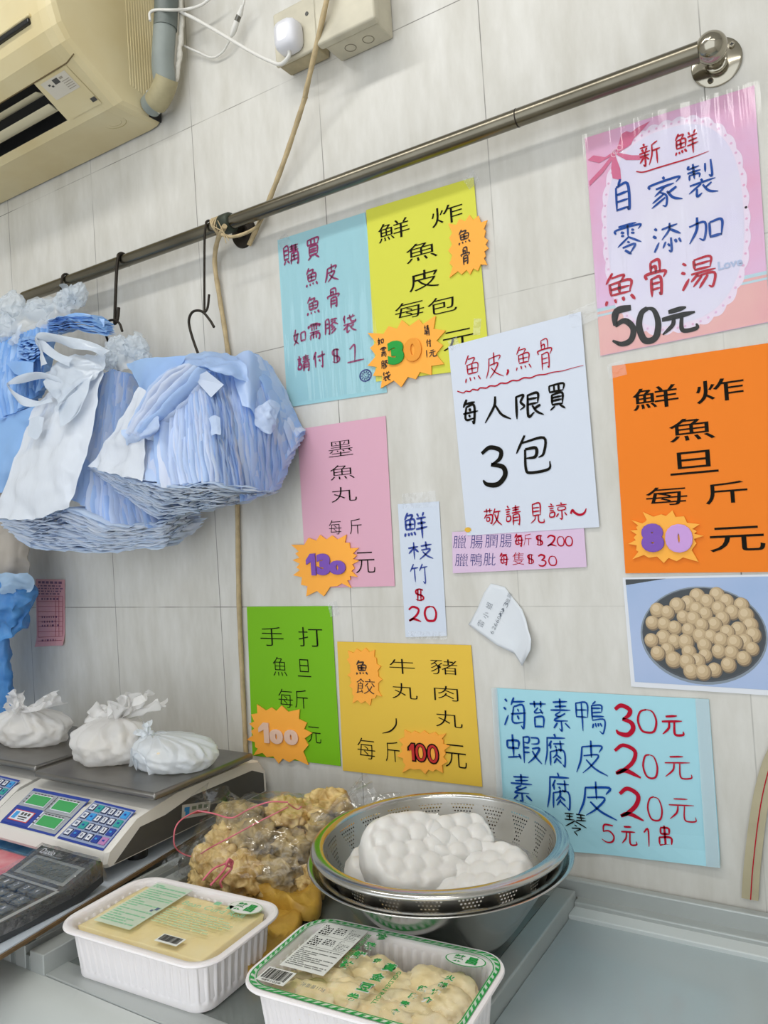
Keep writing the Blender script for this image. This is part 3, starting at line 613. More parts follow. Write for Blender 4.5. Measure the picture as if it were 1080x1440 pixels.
# --- yellow price sign
t, P = paper('price_sign', [(516, 296), (667, 250), (690, 517), (530, 537)], -.0024, '#D4D44C', 'yellow paper price sign for fried fish skin packs with black print', tape=[(664, 254, .01, .01, .5), (672, 460, .012, .006, 1.4)])
F = Flat(380, 240, 3.375, -.0032); s = MB()
for ch, u, v, w, h in [('鮮', 585, 282, 150, 88), ('炸', 838, 208, 150, 90), ('魚', 717, 382, 150, 86), ('皮', 728, 517, 145, 92), ('每', 660, 660, 140, 80), ('包', 815, 637, 140, 80), ('元', 892, 800, 150, 88)]: F.print(s, ch, u, v, w, h, off=-.006)
s.build('lettering', M_INK, t, False)

# --- white notice
t, P = paper('notice_sign', [(632, 488), (818, 439), (844, 741), (658, 753)], -.0036, '#D3DAE7', 'white paper notice limiting each person to three packs', tape=[(822, 444, .02, .012, .2), (640, 484, .008, .008, .3)])
F = Flat(620, 430, 3.692, -.0046); s = MB()
for i, (ch, u, v, w, h, wd, mi) in enumerate([('魚', 165, 325, 90, 150, 6.5, 1), ('皮', 275, 310, 95, 135, 6.5, 1), (',', 345, 345, 18, 30, 11, 1), ('魚', 430, 272, 88, 130, 6.5, 1), ('骨', 540, 252, 82, 165, 6.5, 1),
        ('每', 152, 548, 85, 130, 13, 0), ('人', 292, 535, 140, 135, 13, 0), ('限', 455, 518, 150, 130, 13, 0), ('買', 602, 472, 100, 135, 11, 0), ('3', 275, 832, 140, 200, 25, 0), ('包', 477, 772, 180, 205, 15, 0),
        ('敬', 268, 1097, 92, 92, 7, 1), ('請', 374, 1088, 82, 105, 7, 1), ('見', 497, 1078, 75, 105, 7, 1), ('諒', 605, 1068, 100, 92, 7, 1), ('~', 715, 1070, 85, 38, 13, 1)]): F.brush(s, ch, u, v, w, h, wd, mi, seed=i)
F.line(s, [(85, 443), (115, 452), (130, 443), (150, 445), (165, 434), (190, 437), (205, 426), (235, 427), (255, 416), (285, 416), (310, 402), (340, 402), (370, 388), (400, 388), (430, 374), (465, 374), (500, 360), (540, 356), (580, 345), (630, 338), (680, 324), (740, 309)], 6.5, 1, 4)
s.build('lettering', [M_INK, M_REDINK], t, False)
s = MB(); F.print(s, '●', 140, 1163, 34, 26, 0); s.build('sticker', mat('small yellow dot', '#E0B030', .5), t, False)

# --- lilac strip under it
t, P = paper('price_strip', [(637, 748), (822, 741), (826, 797), (638, 806)], -.0028, '#D9BFDA', 'lilac paper strip with two handwritten lines under the white notice')
F = Flat(620, 430, 3.692, -.0034); s = MB()
for ch, u, v, w, h in [('臘', 98, 1226, 66, 66), ('腸', 185, 1226, 62, 66), ('膶', 262, 1222, 62, 66), ('腸', 337, 1220, 60, 66), ('臘', 108, 1320, 66, 66), ('鴨', 184, 1318, 60, 66), ('肶', 253, 1316, 62, 64)]: F.print(s, ch, u, v, w, h, 0, -.012, -3, .1)
for i, (ch, u, v, w, h, wd) in enumerate([('每', 405, 1216, 52, 66, 7), ('$', 512, 1218, 46, 56, 7), ('2', 575, 1222, 50, 60, 9), ('0', 622, 1222, 38, 50, 8), ('0', 664, 1222, 40, 50, 8), ('每', 328, 1314, 52, 64, 7), ('$', 466, 1316, 46, 52, 7), ('3', 526, 1322, 46, 60, 9), ('0', 580, 1324, 44, 50, 8)]): F.brush(s, ch, u, v, w, h, wd, 1, seed=i)
F.print(s, '斤', 450, 1214, 40, 60, 1, -.01, 0, .1); F.print(s, '隻', 402, 1312, 62, 66, 1, -.01, 0, .1)
s.build('lettering', [M_NAVY, M_REDINK], t, False)

# --- white strip, fresh bean curd sticks
t, P = paper('price_strip', [(560, 709), (618, 705), (629, 894), (571, 896)], -.0014, '#CFD8E6', 'narrow white paper strip with blue vertical writing beside pink sign', tape=[(590, 703, .03, .012, 0), (602, 893, .034, .006, 0)])
F = Flat(400, 570, 4.32, -.0022); s = MB()
for i, (ch, u, v, w, h, wd, mi) in enumerate([('鮮', 795, 727, 140, 165, 13, 0), ('枝', 825, 882, 150, 112, 11, 0), ('竹', 818, 1022, 112, 118, 9, 0), ('$', 822, 1152, 72, 76, 10, 1), ('2', 790, 1270, 78, 92, 15, 1), ('0', 886, 1266, 76, 92, 15, 1)]): F.brush(s, ch, u, v, w, h, wd, mi, seed=i)
s.build('lettering', [mat('dark blue marker', '#1E3A94', .45), M_REDINK], t, False)

# --- pink cuttlefish ball sign
t, P = paper('price_sign', [(419, 604), (543, 585), (556, 824), (432, 827)], -.0016, '#DBA9BC', 'pink paper price sign with black print below the light blue notice')
F = Flat(400, 570, 4.32, -.0024); s = MB()
for ch, u, v, w, h in [('墨', 340, 262, 148, 92), ('魚', 350, 405, 148, 88), ('丸', 360, 540, 156, 90), ('每', 308, 740, 76, 88), ('斤', 432, 735, 74, 92), ('元', 490, 955, 118, 128)]: F.print(s, ch, u, v, w, h, off=-.012)
s.build('lettering', M_INK, t, False)

# --- green sign
t, P = paper('price_sign', [(348, 853), (467, 852), (480, 1077), (356, 1062)], -.0016, '#78B81C', 'bright green paper price sign with black print behind the scale', tape=[(470, 856, .01, .012, .2)])
F = Flat(340, 840, 3.086, -.0024); s = MB()
for ch, u, v, w, h in [('手', 130, 170, 100, 82), ('打', 298, 172, 104, 84), ('魚', 165, 300, 60, 82), ('旦', 270, 307, 58, 76), ('每', 190, 438, 62, 80), ('斤', 258, 442, 56, 80), ('元', 314, 597, 58, 70)]: F.print(s, ch, u, v, w, h, off=-.012)
s.build('lettering', M_INK, t, False)

# --- golden sign
t, P = paper('price_sign', [(475, 902), (663, 907), (679, 1106), (483, 1083)], -.0016, '#E4BE48', 'golden yellow paper price sign for beef and pork balls with black print')
F = Flat(340, 840, 3.086, -.0024); s = MB()
for ch, u, v, w, h in [('牛', 695, 300, 110, 64), ('豬', 877, 302, 116, 66), ('丸', 706, 407, 110, 68), ('肉', 886, 417, 104, 64), ('丸', 898, 528, 116, 72), ('每', 540, 656, 76, 90), ('斤', 654, 670, 62, 88), ('元', 928, 690, 92, 100)]: F.print(s, ch, u, v, w, h, off=-.012)
F.line(s, [(670, 525), (668, 555), (645, 580), (610, 590)], 6, 0)
s.build('lettering', M_INK, t, False)

# --- orange sign
t, P = paper('price_sign', [(861, 515), (1086, 482), (1094, 804), (880, 806)], -.0018, '#EE7F20', 'large orange paper price sign for fried fish balls with black print', tape=[(868, 520, .012, .01, .1)])
F = Flat(850, 480, 2.878, -.0026); s = MB()
for ch, u, v, w, h in [('鮮', 205, 227, 186, 88), ('炸', 466, 197, 196, 92), ('魚', 352, 355, 186, 92), ('旦', 360, 490, 196, 92), ('每', 250, 626, 168, 76), ('斤', 492, 612, 172, 88), ('元', 535, 800, 226, 100)]: F.print(s, ch, u, v, w, h, off=.002)
s.build('lettering', M_INK, t, False)

# --- pink laminated poster
M_POST = mat('pink watercolour print', '#DE9DBB', .35, col2='#D7B7DA', vscale=7)
t, P = paper('soup_poster', [(823, 195), (1061, 121), (1083, 453), (845, 501)], -.0016, M_POST, 'pink laminated poster with bow and blue and red handwriting', 'poster')
F = Flat(810, 110, 3.692, -.0022); s = MB()
def scallop(mb, y, k, mi, n=34, rnd=.03, u0=.5, v0=.50, a=.40, b=.43):
    pts = []
    for i in range(n * 8):
        th = 2 * math.pi * i / (n * 8); e = 2.6; c_, s_ = math.cos(th), math.sin(th)
        r = (abs(c_) ** e + abs(s_) ** e) ** (-1 / e); r *= k + rnd * abs(math.sin(n * th / 2))
        p = P(u0 + a * r * c_, v0 + b * r * s_); pts.append((p[0], y, p[2]))
    mb.poly(pts, mi)
scallop(s, -.00205, 1.06, 0); scallop(s, -.0022, 1.0, 1, rnd=0.)
def band(v0, v1, mi, y=-.00195): a_, b_, c_, d_ = P(0, v0), P(1, v0), P(1, v1), P(0, v1); s.poly([(q[0], y, q[2]) for q in (a_, b_, c_, d_)], mi)
band(.80, .998, 2); band(.785, .80, 3, -.002); band(.812, .822, 3, -.002)
for th in np.linspace(0, 2 * math.pi, 60):      # lace holes
    e = 2.6; r = (abs(math.cos(th)) ** e + abs(math.sin(th)) ** e) ** (-1 / e) * 1.035; p = P(.5 + .40 * r * math.cos(th), .50 + .43 * r * math.sin(th)); s.disc((p[0], -.0023, p[2]), .0016, (0, -1, 0), 8, 4)
s.build('print', [mat('lace white pink', '#E3D3E6', .4), mat('lilac centre print', '#D3CDE6', .4, col2='#DCD9E8', vscale=9), mat('salmon print', '#DD9AA0', .4, col2='#E3AFA8', vscale=8), mat('pale blue stripe print', '#AFCBD6', .4), M_POST], t, False)
bi_ = 0; s = MB(); Fb = Flat(810, 110, 3.692, -.0025)
for pts in ([(205, 375), (250, 310), (320, 255), (385, 222), (330, 285), (270, 345), (215, 392)], [(205, 375), (150, 410), (90, 400), (60, 425), (120, 440), (200, 395)], [(210, 385), (290, 400), (370, 400), (330, 425), (260, 425), (212, 398)], [(200, 390), (230, 470), (235, 530), (190, 520), (182, 470), (190, 400)], [(190, 395), (130, 470), (68, 535), (70, 560), (140, 490), (205, 400)], [(212, 372), (236, 290), (262, 275), (310, 290), (285, 345), (225, 385)]): bi_ += 1; s.poly([Fb.pt(*q) - np.array([0, bi_ * 3e-5, 0]) for q in pts], 0)
Fb.y = -.0028
for du in ((195, 395), (205, 380), (225, 360)): Fb.line(s, [(du[0] + 13 * math.cos(k), du[1] + 13 * math.sin(k)) for k in np.linspace(0, 6.3, 12)], 4, 1, 2)
s.build('bow_print', [mat('bow pink print', '#CB5F86', .4), mat('bow knot print', '#E7B6C6', .4)], t, False)
F = Flat(810, 110, 3.692, -.0028); s = MB()
for i, (ch, u, v, w, h, wd, mi) in enumerate([('新', 382, 392, 115, 120, 10, 1), ('鮮', 572, 335, 125, 125, 10, 1), ('自', 240, 605, 100, 165, 14, 0), ('家', 460, 587, 180, 155, 13, 0), ('製', 655, 522, 160, 180, 12, 0), ('零', 272, 838, 145, 165, 12, 0), ('添', 472, 830, 150, 150, 13, 0), ('加', 672, 776, 185, 140, 15, 0), ('魚', 232, 1088, 180, 175, 15, 1), ('骨', 415, 1040, 118, 195, 15, 1), ('湯', 636, 1015, 190, 165, 15, 1), ('5', 243, 1290, 130, 190, 36, 2), ('0', 377, 1278, 110, 175, 33, 2), ('元', 532, 1255, 190, 135, 26, 2)]): F.brush(s, ch, u, v, w, h, wd, mi, seed=i)
F.line(s, [(312, 484), (350, 487), (420, 466), (500, 442), (600, 412), (690, 378)], 8, 1, 4)
F.print(s, 'Love', 800, 962, 130, 45, 3, .03)
s.build('lettering', [M_BLUEINK, M_REDINK, M_INK, mat('pale blue print letters', '#A9B7D6', .4)], t, False)
s = MB(); s.grid([[P(-.02 + 1.05 * i / 30, -.015 + 1.03 * j / 20) + np.array([0, -.0019 - .0024 * (.5 + .5 * math.sin(i * 1.5 + 1.2 * math.sin(j * .33))) * math.exp(-((i / 30 - .5) / .22) ** 2) * max(0, 1 - j / 16), 0]) for j in range(21)] for i in range(31)]); s.build('laminate', M_SLEEVE, t)

# --- photo print of fish balls
t, P = paper('photo_print', [(876, 812), (1094, 807), (1104, 979), (888, 965)], -.0016, '#DDE0E6', 'photo print of a bowl of fish balls below the orange sign', 'photo')
s = MB(); pm = mat('photo blue paper', '#8FA9CF', .3, col2='#A9B9DA', vscale=5)
q = [P(.02, .018), P(.98, .018), P(.98, .955), P(.03, .955)]; s.poly([(a_[0], -.0021, a_[2]) for a_ in q], 0)
q = [P(.02, .018), P(.30, .018), P(.02, .07)]; s.poly([(a_[0], -.0022, a_[2]) for a_ in q], 1)
F = Flat(850, 480, 2.878, -.0023)
def oval(u, v, a_, b_, mi, y, rot=-.0, n=48):
    s.poly([tuple(np.array(WY(850 + (u + a_ * math.cos(k)) / 2.878, 480 + (v + b_ * math.sin(k) + .05 * a_ * math.cos(k)) / 2.878, 0)) * np.array([1, 0, 1]) + np.array([0, y, 0])) for k in np.linspace(0, 2 * math.pi, n, endpoint=False)], mi)
oval(405, 1190, 257, 198, 2, -.0023); oval(405, 1187, 250, 190, 3, -.0024); oval(405, 1185, 245, 184, 1, -.0025)
rb = random.Random(4); balls = []
for k in range(3000):
    a_, r_2 = rb.uniform(0, 6.283), math.sqrt(rb.random()); u, v = 402 + 222 * r_2 * math.cos(a_), 1180 + 160 * r_2 * math.sin(a_)
    if all((u - b_[0]) ** 2 + (v - b_[1]) ** 2 > 40 ** 2 for b_ in balls): balls.append((u, v))
balls.sort(key=lambda b_: b_[1])
for i, (u, v) in enumerate(balls):
    rr = rb.uniform(29, 35); y = -.0026 - i * 4e-6
    for k, (sc, mi) in enumerate(((1, 4), (.93, 5), (.76, 6), (.45, 7))): oval(u - 3 * k, v - 4 * k, rr * sc, rr * sc, mi, y - k * 9e-7, n=20)
s.build('picture', [pm, mat('photo dark', '#2E3438', .3), mat('photo steel', '#7C8792', .3), mat('photo shade', '#3B4147', .3), mat('photo ball edge', '#6E5B41', .3), mat('photo ball tan', '#A58C66', .3), mat('photo ball', '#BCA37C', .3), mat('photo ball light', '#CDB792', .3)], t, False)

# --- light blue price list
t, P = paper('price_list', [(697, 967), (997, 983), (1014, 1217), (711, 1187)], -.0016, '#A5D6E2', 'large light blue handwritten price list behind the steel colander', curl=.006)
F = Flat(680, 950, 2.7, -.0028); s = MB()
for i, (ch, u, v, w, h, wd, mi) in enumerate([('海', 118, 140, 86, 112, 7, 0), ('苔', 208, 148, 64, 104, 7, 0), ('素', 293, 150, 84, 122, 7, 0), ('鴨', 403, 156, 114, 120, 6.5, 0), ('3', 535, 170, 78, 112, 16, 1), ('0', 620, 173, 76, 90, 9, 1), ('元', 716, 188, 84, 82, 8, 1),
        ('蝦', 152, 280, 132, 108, 7.5, 0), ('腐', 272, 284, 90, 122, 7, 0), ('皮', 408, 312, 122, 132, 7, 0), ('2', 545, 326, 100, 122, 16, 1), ('0', 632, 345, 58, 92, 6.5, 1), ('元', 736, 346, 104, 92, 6.5, 1),
        ('素', 145, 428, 92, 105, 7, 0), ('腐', 286, 440, 98, 138, 7.5, 0), ('皮', 428, 472, 150, 142, 8, 0), ('2', 560, 490, 90, 118, 15, 1), ('0', 650, 506, 58, 92, 6, 1), ('元', 752, 508, 104, 92, 6, 1),
        ('琴', 350, 566, 84, 88, 5, 2), ('5', 472, 600, 56, 68, 7, 1), ('元', 550, 606, 58, 76, 7, 1), ('1', 628, 624, 58, 84, 7, 1), ('串', 690, 626, 64, 112, 8, 1)]): F.brush(s, ch, u, v, w, h, wd, mi, seed=i)
s.build('lettering', [M_BLUEINK, M_REDINK, M_INK], t, False)
M_ETAPE = mat('white edge tape', '#D3DEE2', .4, alpha=.55)
for (u0, v0, u1, v1) in ((.945, 0, 1.0, 1.0), (-.02, .0, .012, 1.0)):
    s = MB(); s.poly([P(u, v) + np.array([0, -.0008, 0]) for u, v in ((u0, v0), (u1, v0), (u1, v1), (u0, v1))]); s.build('edge_tape', M_ETAPE, t, False)

# --- torn note
nt = [(210, 85), (290, 105), (340, 170), (395, 235), (425, 300), (440, 350), (465, 400), (465, 460), (410, 558), (350, 495), (250, 440), (150, 372), (80, 325), (130, 235), (170, 140)]
F = Flat(640, 800, 4.154, -.001); ctr = np.mean([F.pt(*q) for q in nt], 0)
def lift(u, v): return -.0015 - .012 * max(0, (v - 250) / 300) ** 1.5 * abs(math.sin((u - 60) / 90)) - .010 * max(0, (u - 330) / 140) ** 2
s = MB(); rings = []
for k in np.linspace(0, 1, 9): rings.append([(lambda q: (q[0], lift(a_, b_), q[2]))(F.pt(a_, b_)) for a_, b_ in [(270 + (u - 270) * k, 300 + (v - 300) * k) for u, v in nt]])
s.grid(rings, closev=True)
t = thing('paper_note', (ctr[0], 0, ctr[2] - .05), 'torn white paper note with faint pen writing, curling off the wall', 'note')
s.build('paper', mat('note paper', '#D9DEE4', .6), t, True, [solid(.0003, 0)])
s = MB()
class FL(Flat):
    def frame(s_, u, v):
        p, a_, b_ = Flat.frame(s_, u, v); s_.y = lift(u, v) - .0012; return p, a_, b_
for tx, pts, w, h in (('雷小姐', [(150, 320), (178, 270), (198, 215)], 34, 38), ('6266', [(215, 370), (226, 345), (236, 325), (246, 305)], 16, 22), ('0101', [(256, 285), (262, 268), (270, 255), (278, 240)], 15, 20), ('3隻腸', [(296, 210), (308, 185), (318, 155)], 26, 26)):
    for ch, (u, v) in zip(tx, pts): f2 = FL(640, 800, 4.154, lift(u, v) - .0012); f2.print(s, ch, u, v, w, h, 0, -.016, 62)
s.build('lettering', mat('pencil grey ink', '#5B6470', .6), t, False)

# --- pink receipt
t, P = paper('receipt_slip', [(51, 814), (92, 815), (92, 907), (53, 909)], -.0014, '#D9A2A6', 'small pink printed receipt slip on the wall above the scales', 'receipt', None, curl=.006)
s = MB(); y = -.0022
def rr_(u0, v0, u1, v1, mi=0): s.poly([P(a_, b_) + np.array([0, -.0008, 0]) for a_, b_ in ((u0, v0), (u1, v0), (u1, v1), (u0, v1))], mi)
for v in [.25] + [.33 + .075 * k for k in range(7)] + [.86, .92]: rr_(.06, v, .94, v + .006)
for u in (.06, .68, .8, .93): rr_(u, .25, u + .014, .86)
rd = random.Random(5)
for v in (.03, .09, .13, .17, .21): 
    u = .1
    while u < .85: w = rd.uniform(.03, .12); rr_(u, v, u + w, v + (.035 if v < .05 else .018), 1); u += w + .04
for v in (.28, .55, .62, .68, .9):
    u = .2
    while u < .75: w = rd.uniform(.02, .07); rr_(u, v, u + w, v + .03, 1); u += w + .05
s.build('print', [mat('red rule', '#A9485C', .6), mat('faded purple print', '#7A5470', .6)], t, False)

# ================================================================== star price tags
M_STAR = mat('orange foam card', '#FFB03C', .6, bump=.05, bscale=90)
M_STAR2 = mat('deeper orange foam card', '#FFAE3E', .6, bump=.05, bscale=90)
def star(x0, y0, sc, tips, y, label, m=M_STAR, k=.76, th=.002):
    F = Flat(x0, y0, sc, y); T = [np.array(p, float) for p in tips]; c = np.mean(T, 0); pts = []
    for i, p in enumerate(T):
        q = T[(i + 1) % len(T)]; pts += [p, c + ((p + q) / 2 - c) * k]
    W = [F.pt(*p) for p in pts]; b = np.mean(W, 0); t = thing('price_tag', (b[0], 0, min(p[2] for p in W)), label, 'price tag', 'orange star price tags')
    s = MB(); n = len(W); s.poly(W); s.poly([p + np.array([0, th, 0]) for p in W][::-1])
    s.add([p for p in W] + [p + np.array([0, th, 0]) for p in W], [(i, (i + 1) % n, n + (i + 1) % n, n + i) for i in range(n)]); s.build('star_card', m, t, False)
    return t, Flat(x0, y0, sc, y - .0006)
t, F = star(380, 240, 3.375, [(845, 250), (897, 228), (945, 210), (988, 213), (1030, 235), (1022, 285), (1034, 330), (1036, 368), (1022, 405), (1030, 447), (985, 475), (948, 492), (908, 492), (850, 507), (852, 440), (845, 380), (850, 318)], -.0052, 'orange star tag with fish bone characters on yellow sign', M_STAR2, .84)
s = MB(); F.brush(s, '魚', 922, 312, 62, 75, 7, 0); F.brush(s, '骨', 926, 405, 44, 85, 7, 0); s.build('lettering', mat('brown black pen', '#3A2418', .5), t, False)
t, F = star(500, 430, 5.4, [(90, 205), (250, 155), (350, 108), (480, 103), (607, 75), (682, 188), (662, 300), (670, 442), (575, 525), (455, 558), (345, 617), (190, 627), (130, 532), (90, 455), (110, 320)], -.0056, 'large orange star tag with green and orange digits reading 30', M_STAR2, .80)
s = MB()
for i, (ch, u, v, w, h) in enumerate([('如', 190, 270, 46, 58), ('需', 212, 352, 42, 76), ('膠', 222, 447, 52, 62), ('袋', 236, 535, 58, 70), ('請', 540, 187, 40, 84), ('付', 556, 282, 38, 58), ('l', 540, 365, 12, 58), ('元', 584, 360, 58, 56)]): F.brush(s, ch, u, v, w, h, 8, 0, seed=i)
s.build('lettering', mat('brown black pen', '#3A2418', .5), t, False)
M_DG, M_DO, M_DP, M_DL, M_DW, M_DR = (mat(n, c, .6) for n, c in (('green foam', '#109A35'), ('orange foam', '#EE9A2C'), ('purple foam', '#7A4DB0'), ('lilac foam', '#C89AD8'), ('pale pink foam', '#E3BFA9'), ('red paint', '#C2201C')))
def digit(t, F, ch, u, v, w, h, m, off=.045, th=.0025):
    s = MB(); F.foam(s, ch, u, v, w, h, th, 0, off); s.build('digit', m, t, True, auto=40)
digit(t, F, '3', 308, 356, 122, 182, M_DG); digit(t, F, '0', 437, 334, 132, 180, M_DO, .02)
t, F = star(400, 570, 4.32, [(40, 847), (145, 805), (215, 787), (288, 790), (376, 785), (395, 835), (450, 866), (438, 912), (452, 945), (425, 990), (442, 1042), (400, 1060), (405, 1110), (322, 1098), (238, 1160), (132, 1160), (100, 1090), (52, 1032), (72, 985), (48, 940), (66, 900)], -.0050, 'orange star tag with purple digits reading 130 on pink sign', M_STAR2, .84)
digit(t, F, '1', 164, 967, 56, 132, M_DP, .02); digit(t, F, '3', 240, 966, 84, 132, M_DP); digit(t, F, '0', 324, 985, 100, 86, M_DP)
t, F = star(340, 840, 3.086, [(65, 465), (128, 478), (172, 470), (250, 486), (282, 545), (304, 590), (288, 642), (288, 728), (206, 716), (160, 722), (108, 694), (50, 686), (58, 650), (20, 618), (40, 580), (32, 548), (40, 508)], -.0050, 'orange star tag with pale pink digits reading 100 on green sign', M_STAR2, .84)
digit(t, F, '1', 98, 586, 44, 86, M_DW, .015); digit(t, F, '0', 152, 604, 58, 64, M_DW); digit(t, F, '0', 216, 607, 60, 66, M_DW)
t, F = star(340, 840, 3.086, [(460, 232), (497, 224), (535, 219), (576, 228), (583, 265), (602, 300), (592, 330), (608, 357), (592, 395), (606, 430), (578, 438), (556, 469), (518, 461), (480, 460), (480, 420), (466, 385), (472, 360), (458, 338), (470, 308), (456, 268)], -.0044, 'small orange star tag with fish dumpling characters on golden sign', M_STAR2, .88)
s = MB(); F.brush(s, '魚', 522, 306, 54, 66, 7, 0); F.print(s, '餃', 537, 386, 80, 66, 0, -.01, 0, .15); s.build('lettering', mat('brown black pen', '#3A2418', .5), t, False)
t, F = star(340, 840, 3.086, [(705, 575), (748, 580), (790, 578), (838, 585), (886, 592), (874, 620), (902, 645), (884, 680), (890, 715), (872, 762), (830, 756), (796, 767), (748, 748), (695, 762), (700, 715), (672, 690), (690, 650), (680, 618)], -.0048, 'orange star tag with red outlined digits reading 100 on golden sign', M_STAR2, .86)
for ch, u, v, w, h in (('1', 738, 671, 38, 82), ('0', 776, 674, 56, 86), ('0', 829, 680, 56, 90)):
    s = MB(); F.print(s, ch, u, v, w, h, 0, .035 if ch == '0' else .03); f2 = Flat(340, 840, 3.086, F.y - .0005); f2.print(s, ch, u, v, w * (.80 if ch == '0' else .62), h * .86, 1, .0); s.build('digit', [M_INK, M_DR], t, False)
t, F = star(850, 480, 2.878, [(155, 690), (230, 700), (275, 684), (322, 708), (386, 740), (374, 768), (402, 787), (372, 818), (380, 892), (292, 890), (240, 897), (180, 876), (113, 882), (128, 845), (96, 820), (118, 795), (104, 765), (128, 752), (110, 724), (165, 730)], -.0050, 'orange star tag with purple and lilac digits reading 80 on orange sign', mat('yellow orange foam card', '#FBB03C', .6), .84)
digit(t, F, '8', 195, 795, 92, 116, M_DP); digit(t, F, '0', 302, 797, 112, 116, M_DL, .06)

# ================================================================== hanging plastic bag bundles
M_BAGW = mat('white blue thin plastic', '#F1F6FE', .32, trans=.36, tcol='#B4D4FF', island='#BFDAFC', spec=.5, bump=.12, bscale=45)
M_BAGG = mat('ragged white plastic edges', '#F6F8FA', .35, trans=.42, tcol='#CFE3FF', island='#D2E3F8', spec=.4, bump=.3, bscale=80)
M_BAGP = mat('pale blue thin plastic', '#E6EFFC', .32, trans=.36, tcol='#A6CCFF', island='#A9CEFB', spec=.5, bump=.1, bscale=60)
M_BAGB = mat('blue thin plastic', '#A6CCF7', .35, trans=.25, island='#6EA6E8', spec=.45, bump=.1, bscale=50)
M_BAGF = mat('white front bag', '#E6ECF5', .14, trans=.2, spec=.8, bump=.7, bscale=30, stretch=(1, 1, .5))
M_MILK = mat('milky clear plastic', '#E8F0F8', .18, trans=.35, alpha=.50, spec=.7, bump=.5, bscale=40)
BG = 'carrier bag bundles hung on the rail hooks'
def rows3(rows): return [[WY(a_, b_, c_) for a_, b_, c_ in r] for r in rows]
def page_fan(mb, rows, N, depth, jit, seed, M=16, mi=0, inward=None):
    """many thin pages side by side: page k runs down through every row at parameter u and reaches inward to the pile's core"""
    rd = random.Random(seed); rows = rows3(rows)
    core = np.mean([p for r in rows for p in r], 0)
    for k in range(N):
        u = (k + rd.uniform(-.3, .3)) / (N - 1); u = min(1, max(0, u)); ph = rd.uniform(0, 9)
        O = cr([at(r, u) for r in rows], max(2, M // (len(rows) - 1)))
        push = rd.uniform(-1, 1) * jit; lines_ = []
        a_, b_, c_ = [], [], []
        for i, p in enumerate(O):
            v = i / (len(O) - 1); inw = (np.array([core[0] - p[0], 0, (core[2] - p[2]) * .2]) * .35 + np.array([0, 1, 0]) * .06)
            inw = inw / np.linalg.norm(inw)
            w = nz3(p, 26, ph) * jit * 1.3
            o_ = p - inw * (push * (.3 + v) + jit * .6 * math.sin(v * 9 + ph)) + w
            e1, e0 = at(rows[0], min(1, u + .03)) * (1 - v) + at(rows[-1], min(1, u + .03)) * v, at(rows[0], max(0, u - .03)) * (1 - v) + at(rows[-1], max(0, u - .03)) * v
            lat = (e1 - e0) / .06 * (2.4 / N); a_.append(o_); b_.append(o_ + lat * .9 + inw * .0035 + nz3(p, 40, ph + 3) * jit * .5); c_.append(o_ + lat * 1.6 + inw * depth * .5)
            for q in (a_, b_, c_): q[-1][1] = min(q[-1][1], -.006)
        mb.grid([a_, b_, c_], mi)
def sheet(mb, rows, nu=18, nv=20, amp=.002, sc=22, seed=0, mi=0):
    rows = rows3(rows); G = []
    for i in range(nu + 1):
        c_ = cr([at(cr(r, 6), i / nu) for r in rows], 6); G.append([at(c_, j / nv) for j in range(nv + 1)])
    G = [[p + np.array([0, 1., 0]) * amp * nz1(p, sc, seed) + amp * .6 * nz3(p, sc * 1.8, seed + 5) for p in col_] for col_ in G]
    mb.grid(G, mi)
# ---- front bundle
b1 = thing('bag_bundle', WY(285, 505, -.07), 'thick fanned bundle of blue and white carrier bags on the hook beside the cord', 'bag bundle', BG)
s = MB()
page_fan(s, [[(232, 514, -.105), (258, 508, -.115), (284, 507, -.11), (304, 508, -.10)], [(196, 548, -.135), (236, 546, -.15), (288, 548, -.15), (318, 556, -.13)], [(160, 622, -.16), (225, 628, -.185), (298, 622, -.18), (330, 625, -.15)], [(132, 655, -.175), (232, 683, -.20), (303, 678, -.195), (340, 690, -.165)]], 104, .05, .0042, 3)
s.build('bag_pages', M_BAGW, b1)
s = MB()
page_fan(s, [[(308, 503, -.085), (335, 503, -.075), (352, 497, -.06), (370, 512, -.035)], [(318, 560, -.12), (345, 556, -.105), (374, 552, -.07), (392, 556, -.032)], [(330, 630, -.14), (352, 622, -.12), (386, 610, -.075), (408, 592, -.03)], [(338, 706, -.14), (362, 697, -.12), (385, 686, -.08), (421, 610, -.03)]], 84, .04, .0042, 9)
s.build('bag_pages', M_BAGP, b1)
s = MB()      # stacked bottoms of the front half
A1 = [WY(*q) for q in [(124, 654, -.18), (175, 674, -.195), (232, 684, -.205), (302, 680, -.20), (345, 690, -.165)]]
B1 = [WY(*q) for q in [(116, 662, -.135), (165, 698, -.135), (222, 729, -.13), (303, 714, -.125), (383, 690, -.085)]]
def bottoms(mb, A_, B_, N, seed, dp=.035, jit=.0022):
    rd = random.Random(seed); m = 44
    for k in range(N):
        f = k / (N - 1); ph = rd.uniform(0, 20); pa = rd.uniform(-1, 1); u0, u1 = rd.uniform(0, .06), 1 - rd.uniform(0, .08); L = [[], [], []]
        for i in range(m + 1):
            u = u0 + (u1 - u0) * i / m; p = at(A_, u) * (1 - f) + at(B_, u) * f
            p = p + nz3(p, 38, ph) * jit * 1.2 + np.array([0, -.9, .7]) * jit * (pa + 1.3 * nz1(p, 70, ph) + 1.2 * nz1((k // 4, u * 7, 2), 1.))
            upd = at(A_, u) - at(B_, u); upd = upd / np.linalg.norm(upd); L[0].append(p); L[1].append(p + upd * .006 + np.array([0, .0035, 0])); L[2].append(p + upd * .008 + np.array([0, dp, .0]))
        mb.grid(L)
bottoms(s, A1, B1, 34, 4, jit=.004)
s.build('stacked_bottoms', M_BAGG, b1)
